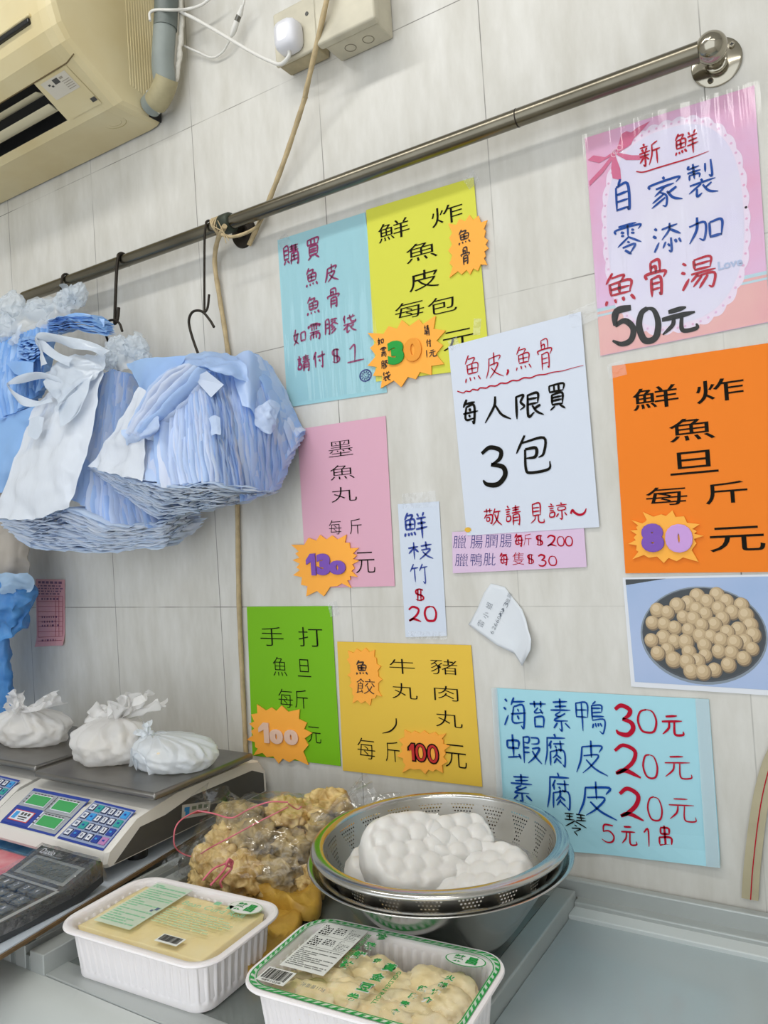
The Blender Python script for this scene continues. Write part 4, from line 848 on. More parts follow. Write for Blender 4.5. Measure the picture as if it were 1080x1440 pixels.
s = MB(); sheet(s, [[(196, 545, -.145), (206, 548, -.152), (218, 552, -.158)], [(166, 596, -.168), (186, 600, -.178), (207, 602, -.184)], [(142, 632, -.178), (172, 642, -.19), (204, 640, -.196)], [(124, 656, -.184), (158, 666, -.198), (200, 676, -.204)]], amp=.007, sc=34); s.build('front_bag', M_BAGF, b1)
s = MB(); sheet(s, [[(178, 512, -.115), (205, 504, -.13), (260, 500, -.13)], [(188, 528, -.13), (215, 528, -.15), (255, 512, -.14)], [(200, 556, -.145), (212, 548, -.155), (235, 524, -.145)]], amp=.003, seed=3)
sheet(s, [[(240, 506, -.12), (285, 494, -.10), (330, 500, -.08)], [(255, 512, -.135), (300, 512, -.13), (345, 516, -.10)], [(290, 516, -.14), (320, 528, -.13), (352, 540, -.10)]], amp=.008, sc=40, seed=4)
sheet(s, [[(325, 505, -.075), (350, 492, -.065), (366, 505, -.045)], [(330, 530, -.1), (350, 525, -.095), (372, 540, -.06)], [(340, 570, -.125), (352, 575, -.12), (358, 590, -.10)]], amp=.003, seed=5)
s.build('folded_handles', M_BAGP, b1)
s = MB()
for k in range(16):
    f = k / 15; pts_ = [WY(262 + 22 * f, 514 + 6 * f, -.145 - .004 * f), WY(228 + 34 * f, 528 + 20 * f, -.165), WY(200 + 30 * f, 565 + 14 * f, -.182), WY(178 + 20 * f, 612 - 2 * f, -.192 - .006 * f)]
    P = [p + nz3(p, 60, k * 2.3) * .004 + np.array([0, -.008, .005]) * math.sin(k * 2.4) for p in cr(pts_, 7)]; s.grid([P, [p + np.array([.0045, .003, -.0035]) + nz3(p, 70, k) * .002 for p in P], [p + np.array([.007, .022, -.006]) for p in P]])
s.build('curved_folds', M_BAGW, b1)
s = MB(); sheet(s, [[(171, 606, -.185), (195, 596, -.19), (222, 584, -.19)], [(174, 616, -.192), (200, 612, -.198), (226, 600, -.196)], [(178, 626, -.188), (196, 620, -.192), (214, 612, -.19)]], amp=.004, sc=60, seed=8); s.build('crumpled_handle', M_BAGW, b1); s = MB()
sheet(s, [[(360, 575, -.10), (378, 562, -.085), (392, 568, -.065)], [(358, 592, -.11), (376, 588, -.1), (390, 590, -.08)], [(366, 606, -.105), (378, 610, -.1), (386, 604, -.085)]], amp=.005, sc=60, seed=9); s.build('crumpled_handle', M_BAGW, b1); s = MB()
sheet(s, [[(295, 588, -.178), (302, 584, -.175), (310, 588, -.17)], [(297, 612, -.185), (304, 610, -.182), (310, 612, -.178)]], amp=.003, sc=60, seed=10); s.build('crumpled_handle', M_BAGW, b1)
s = MB(); s.poly([WY(272, 531, -.150), WY(291, 522, -.150), WY(315, 541, -.146), WY(297, 559, -.154)]); s.build('loose_flap', mat('pale flap', '#D3DEF0', .4, trans=.2), b1, False, [solid(.0006)])
# ---- middle bundle
b2 = thing('bag_bundle', WY(165, 530, -.07), 'middle bundle of carrier bags with a shiny white front bag and looped handles', 'bag bundle', BG)
s = MB()
page_fan(s, [[(138, 528, -.13), (158, 520, -.12), (180, 526, -.10), (190, 540, -.085)], [(120, 610, -.16), (148, 615, -.145), (176, 620, -.12), (205, 640, -.075)], [(100, 700, -.18), (150, 735, -.165), (215, 742, -.13), (262, 722, -.07)]], 84, .045, .004, 12)
s.build('bag_pages', M_BAGP, b2)
s = MB()
A2 = [WY(*q) for q in [(-14, 730, -.215), (45, 730, -.205), (98, 716, -.19), (150, 742, -.17), (230, 738, -.12), (270, 722, -.075)]]
B2 = [WY(*q) for q in [(18, 752, -.155), (40, 770, -.15), (70, 775, -.145), (140, 777, -.13), (228, 770, -.095), (268, 738, -.06)]]
bottoms(s, A2, B2, 30, 6, jit=.004); s.build('stacked_bottoms', M_BAGG, b2)
s = MB(); sheet(s, [[(50, 568, -.16), (90, 540, -.165), (144, 520, -.15)], [(28, 620, -.185), (85, 610, -.195), (132, 590, -.18)], [(10, 680, -.205), (70, 675, -.21), (115, 660, -.197)], [(-14, 729, -.22), (45, 730, -.215), (99, 714, -.20)]], nu=26, nv=30, amp=.006, sc=26, seed=20)
s.build('front_bag', M_BAGF, b2)
s = MB()
def band_loop(mb, pts, w, mi=0, tw=0.):
    P = cr([WY(*q) for q in pts], 6); L = [[], [], []]
    for i, p in enumerate(P):
        t_ = P[min(i + 1, len(P) - 1)] - P[max(0, i - 1)]; t_ = t_ / np.linalg.norm(t_); a_ = tw + .8 * math.sin(i * .25)
        d_ = np.cross(t_, [0, -1, 0]) * math.cos(a_) + np.array([0, -1, 0]) * math.sin(a_)
        L[0].append(p - d_ * w); L[1].append(p + np.array([0, -w * .5, 0]) + nz3(p, 70) * .002); L[2].append(p + d_ * w)
    mb.grid(L, mi)
band_loop(s, [(62, 515, -.185), (58, 488, -.18), (52, 478, -.178), (70, 474, -.175), (100, 482, -.17), (130, 488, -.16), (150, 498, -.145)], .010)
band_loop(s, [(52, 478, -.178), (75, 498, -.18), (100, 510, -.18)], .008)
band_loop(s, [(90, 540, -.18), (60, 528, -.185), (30, 533, -.19), (12, 540, -.195), (26, 560, -.20), (50, 568, -.195), (75, 560, -.19)], .008)
band_loop(s, [(80, 575, -.2), (100, 555, -.19), (125, 530, -.165), (138, 515, -.15)], .011, 0, .4)
sheet(s, [[(62, 525, -.175), (95, 500, -.165), (148, 500, -.14)], [(66, 545, -.19), (105, 525, -.18), (145, 515, -.15)], [(84, 570, -.195), (110, 548, -.185), (132, 535, -.165)]], amp=.008, sc=40, seed=22)
sheet(s, [[(80, 572, -.2), (105, 552, -.195), (130, 526, -.17)], [(82, 590, -.208), (105, 578, -.2), (122, 556, -.185)], [(84, 602, -.21), (96, 594, -.205), (112, 578, -.195)]], amp=.004, seed=25)
sheet(s, [[(43, 590, -.2), (52, 586, -.203), (62, 588, -.203)], [(40, 612, -.207), (50, 618, -.21), (60, 606, -.208)]], amp=.003, seed=26)
s.build('looped_handles', mat('white twisted plastic', '#D8E1EC', .25, trans=.3, spec=.6, bump=.4, bscale=50), b2)
# ---- blue bundle at the left edge
b3 = thing('bag_bundle', WY(82, 440, -.06), 'bundle of stronger blue carrier bags at the free end of the rail', 'bag bundle', BG)
s = MB()
page_fan(s, [[(-60, 480, -.15), (0, 476, -.14), (40, 466, -.13), (75, 455, -.115)], [(-70, 540, -.18), (-10, 530, -.175), (30, 512, -.165), (66, 486, -.14)], [(-60, 600, -.19), (0, 592, -.19), (28, 575, -.18), (60, 545, -.15)]], 60, .04, .004, 31)
bottoms(s, [WY(*q) for q in [(62, 452, -.125), (95, 446, -.12), (130, 446, -.11), (150, 458, -.09)]], [WY(*q) for q in [(70, 470, -.14), (98, 462, -.14), (128, 466, -.125), (152, 472, -.10)]], 18, 33, .02)
bottoms(s, [WY(*q) for q in [(24, 478, -.16), (40, 474, -.16), (60, 478, -.15)]], [WY(*q) for q in [(26, 510, -.17), (42, 512, -.172), (60, 500, -.16)]], 14, 37, .02)
s.build('bag_pages', M_BAGB, b3)
s = MB(); sheet(s, [[(-60, 590, -.19), (0, 586, -.19), (48, 570, -.165)], [(-60, 640, -.2), (-5, 640, -.2), (36, 625, -.18)], [(-60, 700, -.2), (-10, 695, -.2), (10, 690, -.19)]], amp=.006, seed=35)
sheet(s, [[(8, 510, -.175), (30, 508, -.178), (48, 510, -.17)], [(20, 525, -.185), (34, 530, -.188), (46, 528, -.18)]], amp=.003, seed=36)
sheet(s, [[(62, 458, -.12), (105, 440, -.115), (146, 448, -.095)], [(66, 462, -.12), (104, 450, -.12), (146, 460, -.10)]], amp=.003, seed=39)
s.build('front_bag', mat('clear blue bag', '#93BDF0', .28, trans=.25, spec=.5, bump=.15, bscale=30), b3)
# ---- milky thin bags bunched above
def crumple(c, rad, seed, amp=.35, n=4, ridge=1.0, sc=None, flat=None):
    """a crumpled bunch: displaced closed surface"""
    import bmesh
    bm = bmesh.new(); bmesh.ops.create_icosphere(bm, subdivisions=n, radius=1); c = np.array(c); rad = np.array(rad); s = MB()
    out = []
    for v in bm.verts:
        d = np.array(v.co[:]); f = 0; a_ = 1; k = sc or 1.8
        for o in range(4): f += a_ * (1 - 2 * abs(nz1(d, k, seed + o * 3))) * ridge + a_ * (1 - ridge) * nz1(d, k, seed + o * 3); a_ *= .5; k *= 2
        p = d * (1 + amp * (f * .5 - .25)) * rad
        p = p + nz3(d, 3, seed + 11) * amp * .25 * rad.mean()
        p = p + c
        if flat is not None and p[2] < flat: p[2] = flat + (p[2] - flat) * .04
        out.append(p)
    s.add(out, [tuple(v.index for v in f.verts) for f in bm.faces]); bm.free(); return s
def wisp(mb, c, d, L, w, seed, n=28, m=18, curl=.3):
    """a ruffled strip that fans out from a knot"""
    c = np.array(c, float); d = np.array(d, float); d /= np.linalg.norm(d); sd = np.cross(d, [0, 0, 1.]); sd /= np.linalg.norm(sd); up = np.cross(sd, d)
    mb.grid([[c + d * L * (j / m) + sd * w * (i / n - .5) * 2 * (.18 + .82 * (j / m) ** .8) + up * (w * .34 * math.sin(i * .40 + seed + 1.0 * math.sin(i * .23 + j * .12)) * (j / m + .12) + curl * L * (j / m) ** 2 * .3) + nz3((i * .16, j * .2, seed), 1.) * w * .55 * (j / m + .1) for j in range(m + 1)] for i in range(n + 1)])
t1 = thing('clear_bag_bunch', WY(40, 440, -.09), 'bunch of milky clear bags over the end of the rail above the blue bundle', 'bag bunch', BG)
def puffs(t, lst, seed):
    for k, (px, py, y, a_, b_, c_) in enumerate(lst): crumple(WY(px, py, y), (a_, b_, c_), seed + k * 4.1, .75, 5, .45, 1.1).build('puffed_film', M_MILK, t)
puffs(t1, [(18, 432, -.12, .030, .022, .030), (55, 436, -.105, .034, .022, .020), (92, 424, -.085, .026, .018, .022), (8, 462, -.135, .030, .02, .028), (112, 415, -.07, .016, .014, .024)], 3)
s = MB(); wisp(s, WY(30, 455, -.14), (-.15, -.25, -.9), .045, .016, 4.1); wisp(s, WY(95, 425, -.09), (.7, -.2, .35), .04, .022, 9.)
sheet(s, [[(-20, 430, -.13), (40, 425, -.11), (95, 408, -.08), (118, 398, -.06)], [(-20, 455, -.14), (40, 448, -.125), (85, 430, -.10), (116, 425, -.07)], [(-20, 475, -.14), (30, 468, -.135), (75, 458, -.115), (100, 450, -.09)]], nu=30, nv=26, amp=.018, sc=34, seed=51); s.build('crumpled_film', M_MILK, t1)
t2 = thing('clear_bag_bunch', WY(185, 500, -.08), 'bunch of milky clear bags behind the middle iron hook', 'bag bunch', BG)
puffs(t2, [(168, 492, -.10, .026, .02, .026), (190, 490, -.085, .024, .02, .024), (150, 506, -.125, .022, .016, .018), (200, 505, -.08, .018, .016, .02)], 40)
s = MB()
sheet(s, [[(142, 488, -.11), (165, 478, -.09), (190, 466, -.07), (206, 476, -.06)], [(135, 505, -.13), (165, 500, -.115), (190, 492, -.09), (208, 492, -.075)], [(140, 522, -.13), (162, 520, -.12), (185, 516, -.1), (204, 510, -.085)]], nu=26, nv=24, amp=.014, sc=40, seed=53); s.build('crumpled_film', M_MILK, t2)
# ---- bags hanging lower at the left edge
t3 = thing('hanging_bag', WY(10, 760, -.12), 'off white cloth like bag hanging under the blue bundle', 'bag')
s = MB(); sheet(s, [[(-30, 690, -.10), (0, 690, -.11), (30, 700, -.09)], [(-40, 735, -.10), (5, 735, -.12), (40, 740, -.09)], [(-45, 780, -.10), (5, 775, -.125), (41, 780, -.085)], [(-50, 820, -.09), (0, 815, -.11), (40, 808, -.08)]], nu=30, amp=.01, sc=30, seed=61); s.build('cloth', mat('off white cloth', '#C9BFB2', .7, trans=.15, var=.1, vscale=20), t3, True, [solid(.001)])
t4 = thing('hanging_bag', WY(10, 900, -.12), 'bunched deep blue carrier bag hanging beside the pink receipt slip', 'bag')
s = MB()
sheet(s, [[(-40, 825, -.12), (0, 812, -.14), (40, 812, -.11), (46, 822, -.09)], [(-45, 860, -.13), (5, 855, -.15), (40, 850, -.115), (48, 862, -.09)], [(-50, 900, -.12), (0, 900, -.14), (34, 885, -.11), (42, 880, -.09)]], nu=34, nv=26, amp=.016, sc=34, seed=71)
sheet(s, [[(-25, 800, -.10), (-5, 800, -.11), (5, 802, -.11), (10, 805, -.10)], [(-60, 880, -.11), (-10, 885, -.13), (8, 890, -.12), (12, 900, -.10)], [(-60, 940, -.11), (-10, 940, -.13), (12, 945, -.12), (18, 950, -.10)], [(-60, 1010, -.11), (-10, 1010, -.12), (14, 1000, -.11), (22, 1000, -.10)]], nu=30, nv=26, amp=.008, sc=40, seed=73)
s.build('plastic_film', mat('deep blue plastic', '#5B9BD8', .3, trans=.25, spec=.5, col2='#3F7FC4', vscale=30), t4)
s = MB(); sheet(s, [[(-40, 812, -.13), (0, 806, -.145), (40, 806, -.115)], [(-40, 826, -.14), (5, 822, -.15), (48, 820, -.11)], [(-40, 838, -.14), (0, 836, -.15), (42, 834, -.115)]], nu=26, amp=.008, sc=40, seed=75); s.build('pale_rim', mat('pale blue plastic', '#A9C6E2', .3, trans=.25), t4)

# ================================================================== price computing scales
XS, SCALE_LBL = .556, ['white computing scale beside the fried skin bag, carrying two tied bags', 'white computing scale at the far end carrying one tied bag']
W = lambda px, py: WX(px, py, XS)
base_f = W(146, 1213); z0 = 1.0665
sc1 = thing('weighing_scale', (XS - .15, -.2, 1.0463), SCALE_LBL[0], 'scale', 'white computing scales')
f0 = np.array([W(146, 1206)[1], W(146, 1206)[2]]); f1 = np.array([W(190, 1152)[1], W(190, 1152)[2]]); f2 = np.array([W(226, 1117)[1], 1.126])
yb = -.012
sec = [(f0[0] + .004, z0), (f0[0], z0 + .006), tuple(f0 + (f1 - f0) * .1), tuple(f1), tuple(f2), (f2[0] + .03, 1.1305), (-.06, 1.1305), (-.03, 1.124), (yb, 1.10), (yb, z0)]
XW = .302
s = MB()
def ring_(x, k): 
    c_ = np.array([-.19, 1.09]); return [(x, *(c_ + (np.array(p) - c_) * k)) for p in sec]
R_ = [ring_(XS, .97), ring_(XS - .004, 1), ring_(XS - XW + .004, 1), ring_(XS - XW, .97)]
s.grid(R_, closev=True); s.poly(R_[0][::-1]); s.poly(R_[-1]); s.build('housing', mat('scale white plastic', '#E0DDD6', .4, var=.06, vscale=9), sc1, True, auto=28)
# dark side panels
def sidepanel(x, d):
    s = MB(); pts = [(f0[0] + .016, z0 + .002), (f1[0] + .008, f1[1] - .014), (f2[0] + .006, 1.104), (f2[0] + .06, 1.1145), (-.05, 1.113), (-.022, 1.10), (-.022, z0 + .002)]
    a_ = [(x, *p) for p in pts]; b_ = [(x + d, *p) for p in pts]; s.poly(b_); s.add(a_ + b_, [(i, (i + 1) % len(pts), len(pts) + (i + 1) % len(pts), len(pts) + i) for i in range(len(pts))]); s.build('side_panel', M_DARK, sc1, False)
sidepanel(XS - .001, .0016); sidepanel(XS - XW + .001, -.0016)
s = MB(); q = [PL(*p, np.array([XS + .0012, 0, 0]), np.array([1., 0, 0])) for p in ((256, 1132), (296, 1126), (294, 1145), (255, 1152))]
qs = Quad(q, .0004); qs.rect(s, 0, 0, 1, 1, 0, 1); qs.rect(s, .08, .2, .26, .5, 1, 1.8); qs.rect(s, .12, .5, .26, .85, 1, 1.8); qs.rect(s, .34, .2, .5, .45, 2, 1.8); qs.rect(s, .56, .15, .7, .45, 2, 1.8); qs.rect(s, .76, .2, .9, .45, 2, 1.8); qs.rect(s, .36, .62, .92, .78, 3, 1.8)
s.build('side_label', [mat('silver label', '#B9B5AE', .5), mat('label blue', '#2E7FB8', .5), mat('label grey green', '#67705F', .5), mat('label red', '#B4534F', .5)], sc1, False)
s = MB(); p = W(322, 1126); s.tube([(XS + .0004, p[1], p[2]), (XS + .003, p[1], p[2])], .009, n=18); s.build('side_knob', M_BLACK, sc1)
for (x, y) in ((XS - .035, f0[0] + .085), (XS - XW + .03, f0[0] + .085), (XS - .035, -.05), (XS - XW + .03, -.05)):
    s = MB(); s.tube([(x, y, 1.0465), (x, y, 1.056), (x, y, 1.0668)], [.015, .016, .011], n=20); s.build('foot', M_BLACK, sc1, True, auto=40)
# console graphics on the sloping front
pn = np.cross(np.array([1., 0, 0]), np.array([0, *(f1 - f0)])); pn /= np.linalg.norm(pn); p0 = np.array([XS, *f0])
con = lambda *c_: Quad([PL(*q_, p0, pn) for q_ in c_], .0006)
qd = con((48.5, 1108.5), (127.5, 1124.5), (76.5, 1177), (0, 1157)); s = MB()
M_SB = mat('scale blue print', '#25409A', .4); M_SG = mat('scale silver print', '#A3A8AE', .4); M_LCD = mat('green display window', '#3FA35B', .25); M_TEAL = mat('teal key', '#2E9C9A', .4); M_SKY = mat('sky blue key', '#3D9BDD', .4); M_KW = mat('white key', '#E3E6EE', .4); M_PINKK = mat('mauve key', '#B77FB4', .4)
qd.rect(s, 0, 0, 1, 1, 0, 1); qd.rect(s, .01, .08, .985, .95, 1, 1.6); qd.rect(s, .0, .50, .50, .96, 0, 2.2); qd.rect(s, .5, .5, .52, .96, 2, 2.2); qd.rect(s, .5, .1, .51, .5, 4, 2.2); qd.rect(s, .5, .51, .98, .52, 4, 2.2)
qd.rect(s, .06, .60, .42, .88, 3, 2.8); qd.rect(s, .075, .62, .405, .86, 2, 3.2); qd.rect(s, .10, .65, .17, .83, 5, 3.8)
for k in range(3): qd.rect(s, .21 + .06 * k, .65, .25 + .06 * k, .72, 4, 3.8)
qd.rect(s, .2, .75, .36, .78, 4, 3.8); qd.rect(s, .22, .81, .35, .83, 4, 3.8)
for u0, v0 in ((.10, .12), (.56, .12), (.56, .55)):
    for k in range(6): qd.rect(s, u0 + .06 * k, v0 + .0, u0 + .035 + .06 * k, v0 + .025, 4, 2.6)
    for k in range(3): qd.rect(s, u0 - .06, v0 + .09 + .08 * k, u0 - .035, v0 + .12 + .08 * k, 4, 2.6)
s.build('display_panel', [M_SB, M_SG, M_KW, mat('red print line', '#C94A4A', .5), M_DARK, M_SKY], sc1, False); dp_ = [o for o in sc1.children if o.name.startswith('display_panel')][0]
for u0, v0 in ((.10, .17), (.57, .17), (.57, .60)):
    s = MB(); qd.rect(s, u0 - .012, v0 - .02, u0 + .352, v0 + .27, 0, 3.0); qd.rect(s, u0, v0, u0 + .34, v0 + .25, 1, 3.6); s.build('display_window', [M_KW, M_LCD], dp_, False)
qk = con((134.6, 1126), (191.8, 1140), (145, 1197), (80, 1179)); s = MB(); qk.rect(s, 0, 0, 1, 1, 0, 1); qk.rect(s, .015, .05, .985, .95, 1, 1.6)
grid_ = ['wt789k', 'wk456t', 'wt123b', 'wb0.bp']; mi_ = {'w': 4, 't': 2, 'k': 3, 'b': 0, 'p': 5}
for r in range(4):
    for c in range(6):
        ch = grid_[r][c]; u0 = .05 + c * .155; v0 = .09 + r * .215
        if ch.isdigit() or ch == '.':
            qk.slab(s, u0, v0, u0 + .115, v0 + .165, .0012, 6, 2); qk.slab(s, u0 + .012, v0 + .02, u0 + .103, v0 + .145, .0015, 4, 2)
            qk.text(s, ch, u0 + .0575, v0 + .0825, .035 if ch != '.' else .03, .085 if ch != '.' else .05, 6, .02, 5.2)
        elif ch == 'w':
            qk.slab(s, u0, v0, u0 + .12, v0 + .16, .0012, 6, 2); qk.slab(s, u0 + .01, v0 + .015, u0 + .11, v0 + .145, .0015, 4, 2); qk.rect(s, u0 + .035, v0 + .05, u0 + .085, v0 + .11, 7, 5.2)
        else:
            qk.slab(s, u0, v0, u0 + .125, v0 + .165, .0015, mi_[ch], 2); qk.rect(s, u0 + .04, v0 + .06, u0 + .085, v0 + .10, 0 if ch != 'b' else 3, 5.2)
s.build('keypad', [M_SB, mat('keypad grey blue', '#9AA7C4', .4), M_TEAL, M_SKY, M_KW, M_PINKK, mat('key outline navy', '#30375A', .5), mat('key print grey', '#6C7690', .5)], sc1, False)
# platter
PZ = 1.150
pc = [WZ(*q, PZ) for q in ((52, 1083), (210, 1118), (359, 1059))]
px0, px1, py0, py1 = pc[0][0], (pc[1][0] + pc[2][0]) / 2, (pc[0][1] + pc[1][1]) / 2, min(pc[2][1], -.05)
s = MB(); s.box(px0, px1, py0, py1, PZ - .011, PZ); s.build('platter', mat('worn steel platter', '#8E8B86', .33, .9, var=.25, vscale=10, bump=.04, bscale=70), sc1, True, [('BEVEL', dict(width=.004, segments=3))], auto=40)
s = MB(); s.box((px0 + px1) / 2 - .07, (px0 + px1) / 2 + .07, (py0 + py1) / 2 - .06, (py0 + py1) / 2 + .06, 1.129, PZ - .010); s.build('platter_support', M_DARK, sc1, False)
sc2 = dup(sc1, (-.321, .020, 0), SCALE_LBL[1])

# tied bags on the platters
M_BAGT = mat('thin white translucent bag', '#FAF9F8', .28, trans=.35, alpha=.80, spec=.55, bump=.35, bscale=60)
M_BAGT2 = mat('thin bluish white bag', '#F2F7FC', .28, trans=.3, alpha=.86, spec=.55, bump=.35, bscale=60)
M_FBALL = mat('fish ball cream', '#E2D3B4', .5, var=.1, vscale=60, sss=.1)
def tied_bag(label, c, rad, knot, seed, m, ears, nb, content):
    t = thing('tied_plastic_bag', (c[0], c[1], PZ), label, 'bag', 'tied plastic bags on the scales')
    import bmesh
    bm = bmesh.new(); bmesh.ops.create_icosphere(bm, subdivisions=5, radius=1); c = np.array(c, float); rad = np.array(rad); knot = np.array(knot, float); out = []
    for v in bm.verts:
        d = np.array(v.co[:]); th = math.atan2(d[1], d[0]); k = max(0, d[2])
        f = 1 + .10 * nz1(d, 2.2, seed) + .06 * nz1(d, 5, seed + 4) + .05 * abs(nz1(d, 9, seed + 9))
        p = c + d * rad * f
        pull = k ** 2.2; p = p * (1 - pull * .92) + knot * pull * .92
        p += np.array([math.cos(th), math.sin(th), 0]) * .006 * math.sin(th * 13 + seed + 3 * nz1(d, 3, seed)) * (k * (1 - k) * 3 + .15)
        if p[2] < PZ + .001: p[2] = PZ + .001
        out.append(p)
    s = MB(); s.add(out, [tuple(v.index for v in f.verts) for f in bm.faces]); bm.free(); s.build('bag_film', m, t)
    s = MB()
    for k, (d, L, w) in enumerate(ears): wisp(s, knot - np.array([0, 0, .004]), d, L, w, seed + k * 2.7)
    s.tube([knot + np.array([.008 * math.cos(a_), .006 * math.sin(a_), .003 * math.sin(2 * a_)]) for a_ in np.linspace(0, 6.283, 14)], .005, n=8); s.build('bag_knot', m, t)
    rd = random.Random(seed); placed = []
    for k in range(400):
        if len(placed) >= nb: break
        q = np.array([rd.uniform(-1, 1), rd.uniform(-1, 1), 0]); r0 = rd.uniform(.014, .018)
        if np.hypot(q[0], q[1]) > .62: continue
        z = PZ + r0 + .003 + (rad[2] * .25 if rd.random() < .4 and np.hypot(q[0], q[1]) < .35 else 0); p = np.array([c[0] + q[0] * rad[0], c[1] + q[1] * rad[1], z])
        if all(np.linalg.norm(p - o) > r0 + r1 - .003 for o, r1 in placed): placed.append((p, r0))
    s = MB()
    for p, r0 in placed:
        s.grid([[p + r0 * np.array([math.sin(a_) * math.cos(b_), math.sin(a_) * math.sin(b_), math.cos(a_)]) for b_ in np.linspace(0, 6.283, 18, endpoint=False)] for a_ in np.linspace(.03, 3.11, 10)], closev=True)
    o = s.build(content, M_FBALL, t); o['kind'] = 'stuff'
pa = WZ(152, 1068, PZ)
tied_bag('larger tied white bag of fish balls standing on the scale platter, knot upwards', (pa[0], pa[1] + .01, PZ + .030), (.077, .060, .052), WX(166, 1010, pa[0]) , 3, M_BAGT, [((-.8, -.25, .25), .05, .026), ((.9, .2, .55), .075, .024), ((.9, .4, .25), .085, .018), ((.5, -.2, .5), .05, .03), ((-.5, .1, .5), .03, .02), ((.8, -.1, .8), .06, .02)], 13, 'fish_balls')
pb = WZ(246, 1076, PZ)
tied_bag('smaller bluish white tied bag lying at the platter corner in front', (pb[0], pb[1], PZ + .020), (.078, .054, .040), WX(208, 1034, pb[0] - .05), 8, M_BAGT2, [((-.3, .1, .9), .026, .009), ((-.8, 0, .3), .024, .010)], 8, 'fish_balls')
s = MB(); q0 = np.array([pb[0] - .02, pb[1] - .035, PZ + .012]); wisp(s, q0 + np.array([-.005, .018, .008]), (-.1, -.75, -.22), .034, .034, 4.4); s.build('loose_corner', M_BAGT2, [o for o in bpy.data.objects if o.get('label', '').startswith('smaller bluish')][0])
pc_ = WZ(45, 1042, PZ)
tied_bag('tied white bag of pale fish balls on the far scale', (pc_[0], pc_[1], PZ + .026), (.092, .055, .046), WX(28, 998, pc_[0]), 14, M_BAGT, [((-.5, 0, .8), .04, .02), ((.95, .1, .12), .10, .022), ((.8, .3, .25), .08, .02), ((.5, -.3, .2), .05, .03)], 12, 'fish_balls')

# ================================================================== calculator in a plastic sleeve
kz = 1.072
A_ = WZ(87, 1253, kz); F_ = WZ(0, 1300, kz); B_ = WX(139, 1210, A_[0]); L_ = WZ(58, 1182, B_[2])
ca = thing('calculator', (A_[0] - .07, A_[1], 1.0463), 'dark grey desk calculator wrapped in clear plastic below the scale console', 'calculator')
xr_, xl_ = A_[0] + .002, A_[0] - .128
yb_, ym_, yf_ = B_[1], A_[1], A_[1] - .155
sec = [(yf_, 1.0475), (yf_, kz - .004), (ym_, kz), (yb_, B_[2]), (yb_ + .004, B_[2] - .004), (yb_ + .004, 1.058), (yb_ - .03, 1.0475)]
s = MB(); s.grid([[(x, *p) for p in sec] for x in (xr_, xl_)], closev=True); s.poly([(xr_, *p) for p in sec]); s.poly([(xl_, *p) for p in sec][::-1])
M_CALC = mat('charcoal calculator plastic', '#3A3D3F', .4); s.build('body', M_CALC, ca, True, [('BEVEL', dict(width=.003, segments=2, limit_method='ANGLE'))], auto=40)
qt = Quad([(xl_, yb_, B_[2]), (xr_, yb_, B_[2]), (xr_, ym_, kz), (xl_, ym_, kz)], .0005); s = MB()
qt.rect(s, .10, .30, .94, .90, 0, 1); qt.rect(s, .17, .38, .88, .82, 1, 2); qt.text(s, 'Daxio', .22, .15, .24, .16, 2, .02, 2); qt.text(s, 'DX-837', .46, .155, .16, .09, 3, 0, 2); qt.rect(s, .14, .235, .5, .262, 3, 2); qt.rect(s, .6, .1, .9, .2, 4, 2)
s.build('display', [mat('grey display bezel', '#8A8F8E', .3), mat('dark display glass', '#4B5350', .12), M_KW, mat('grey print', '#8C9090', .5), mat('solar strip', '#2A2320', .15)], ca, False)
qb = Quad([(xl_, ym_, kz), (xr_, ym_, kz), (xr_, yf_, kz - .004), (xl_, yf_, kz - .004)], .0005); s = MB(); qb.rect(s, .93, .02, .985, 1, 0, 1); qb.rect(s, .0, .0, .93, .03, 0, 1); s.build('trim_line', mat('light grey trim', '#A9ADAD', .4), ca, False)
M_KEY = mat('grey calculator key', '#5B605F', .35)
for r in range(6):
    for c in range(5):
        u0 = .05 + c * .175; v0 = .08 + r * .148; s = MB(); qb.slab(s, u0, v0, u0 + .13, v0 + .105, .0045, 0, 1)
        k = '0123456789+-=%M.'[(r * 5 + c) % 16]; qb.text(s, k, u0 + .065, v0 + .05, .03, .05, 1, .01, 10.5)
        o = s.build('key', [M_KEY, M_KW], ca, True, [bevel(.0014, 2)], auto=30)
s = MB()
def wrapsec(x, k): return [(x, p[0] + dy, p[1] + .003 + .0025 * nz1((x * 40, i * 1.3, k), 1.) + dz) for i, (p, dy, dz) in enumerate([((yf_ + .0, kz), 0, .003), ((yf_ + .05, kz), 0, .004), ((yf_ + .1, kz), 0, .004), ((ym_ - .02, kz + .002), 0, .004), ((ym_ + .01, kz + .005), 0, .002), (((ym_ + yb_) / 2, (kz + B_[2]) / 2), 0, .001), ((yb_, B_[2]), 0, .001), ((yb_ + .006, B_[2] - .012), 0, 0)])]
s.grid([wrapsec(xl_ + (xr_ - xl_) * i / 16, i) for i in range(17)] + [[(xr_ + .004, p[1], p[2] - .010) for p in wrapsec(xr_, 3)], [(xr_ + .005, p[1], p[2] - .022) for p in wrapsec(xr_, 3)]])
s.build('clear_wrap', clear('crinkled clear wrap', .10, .45, .12, .5, 70), ca)
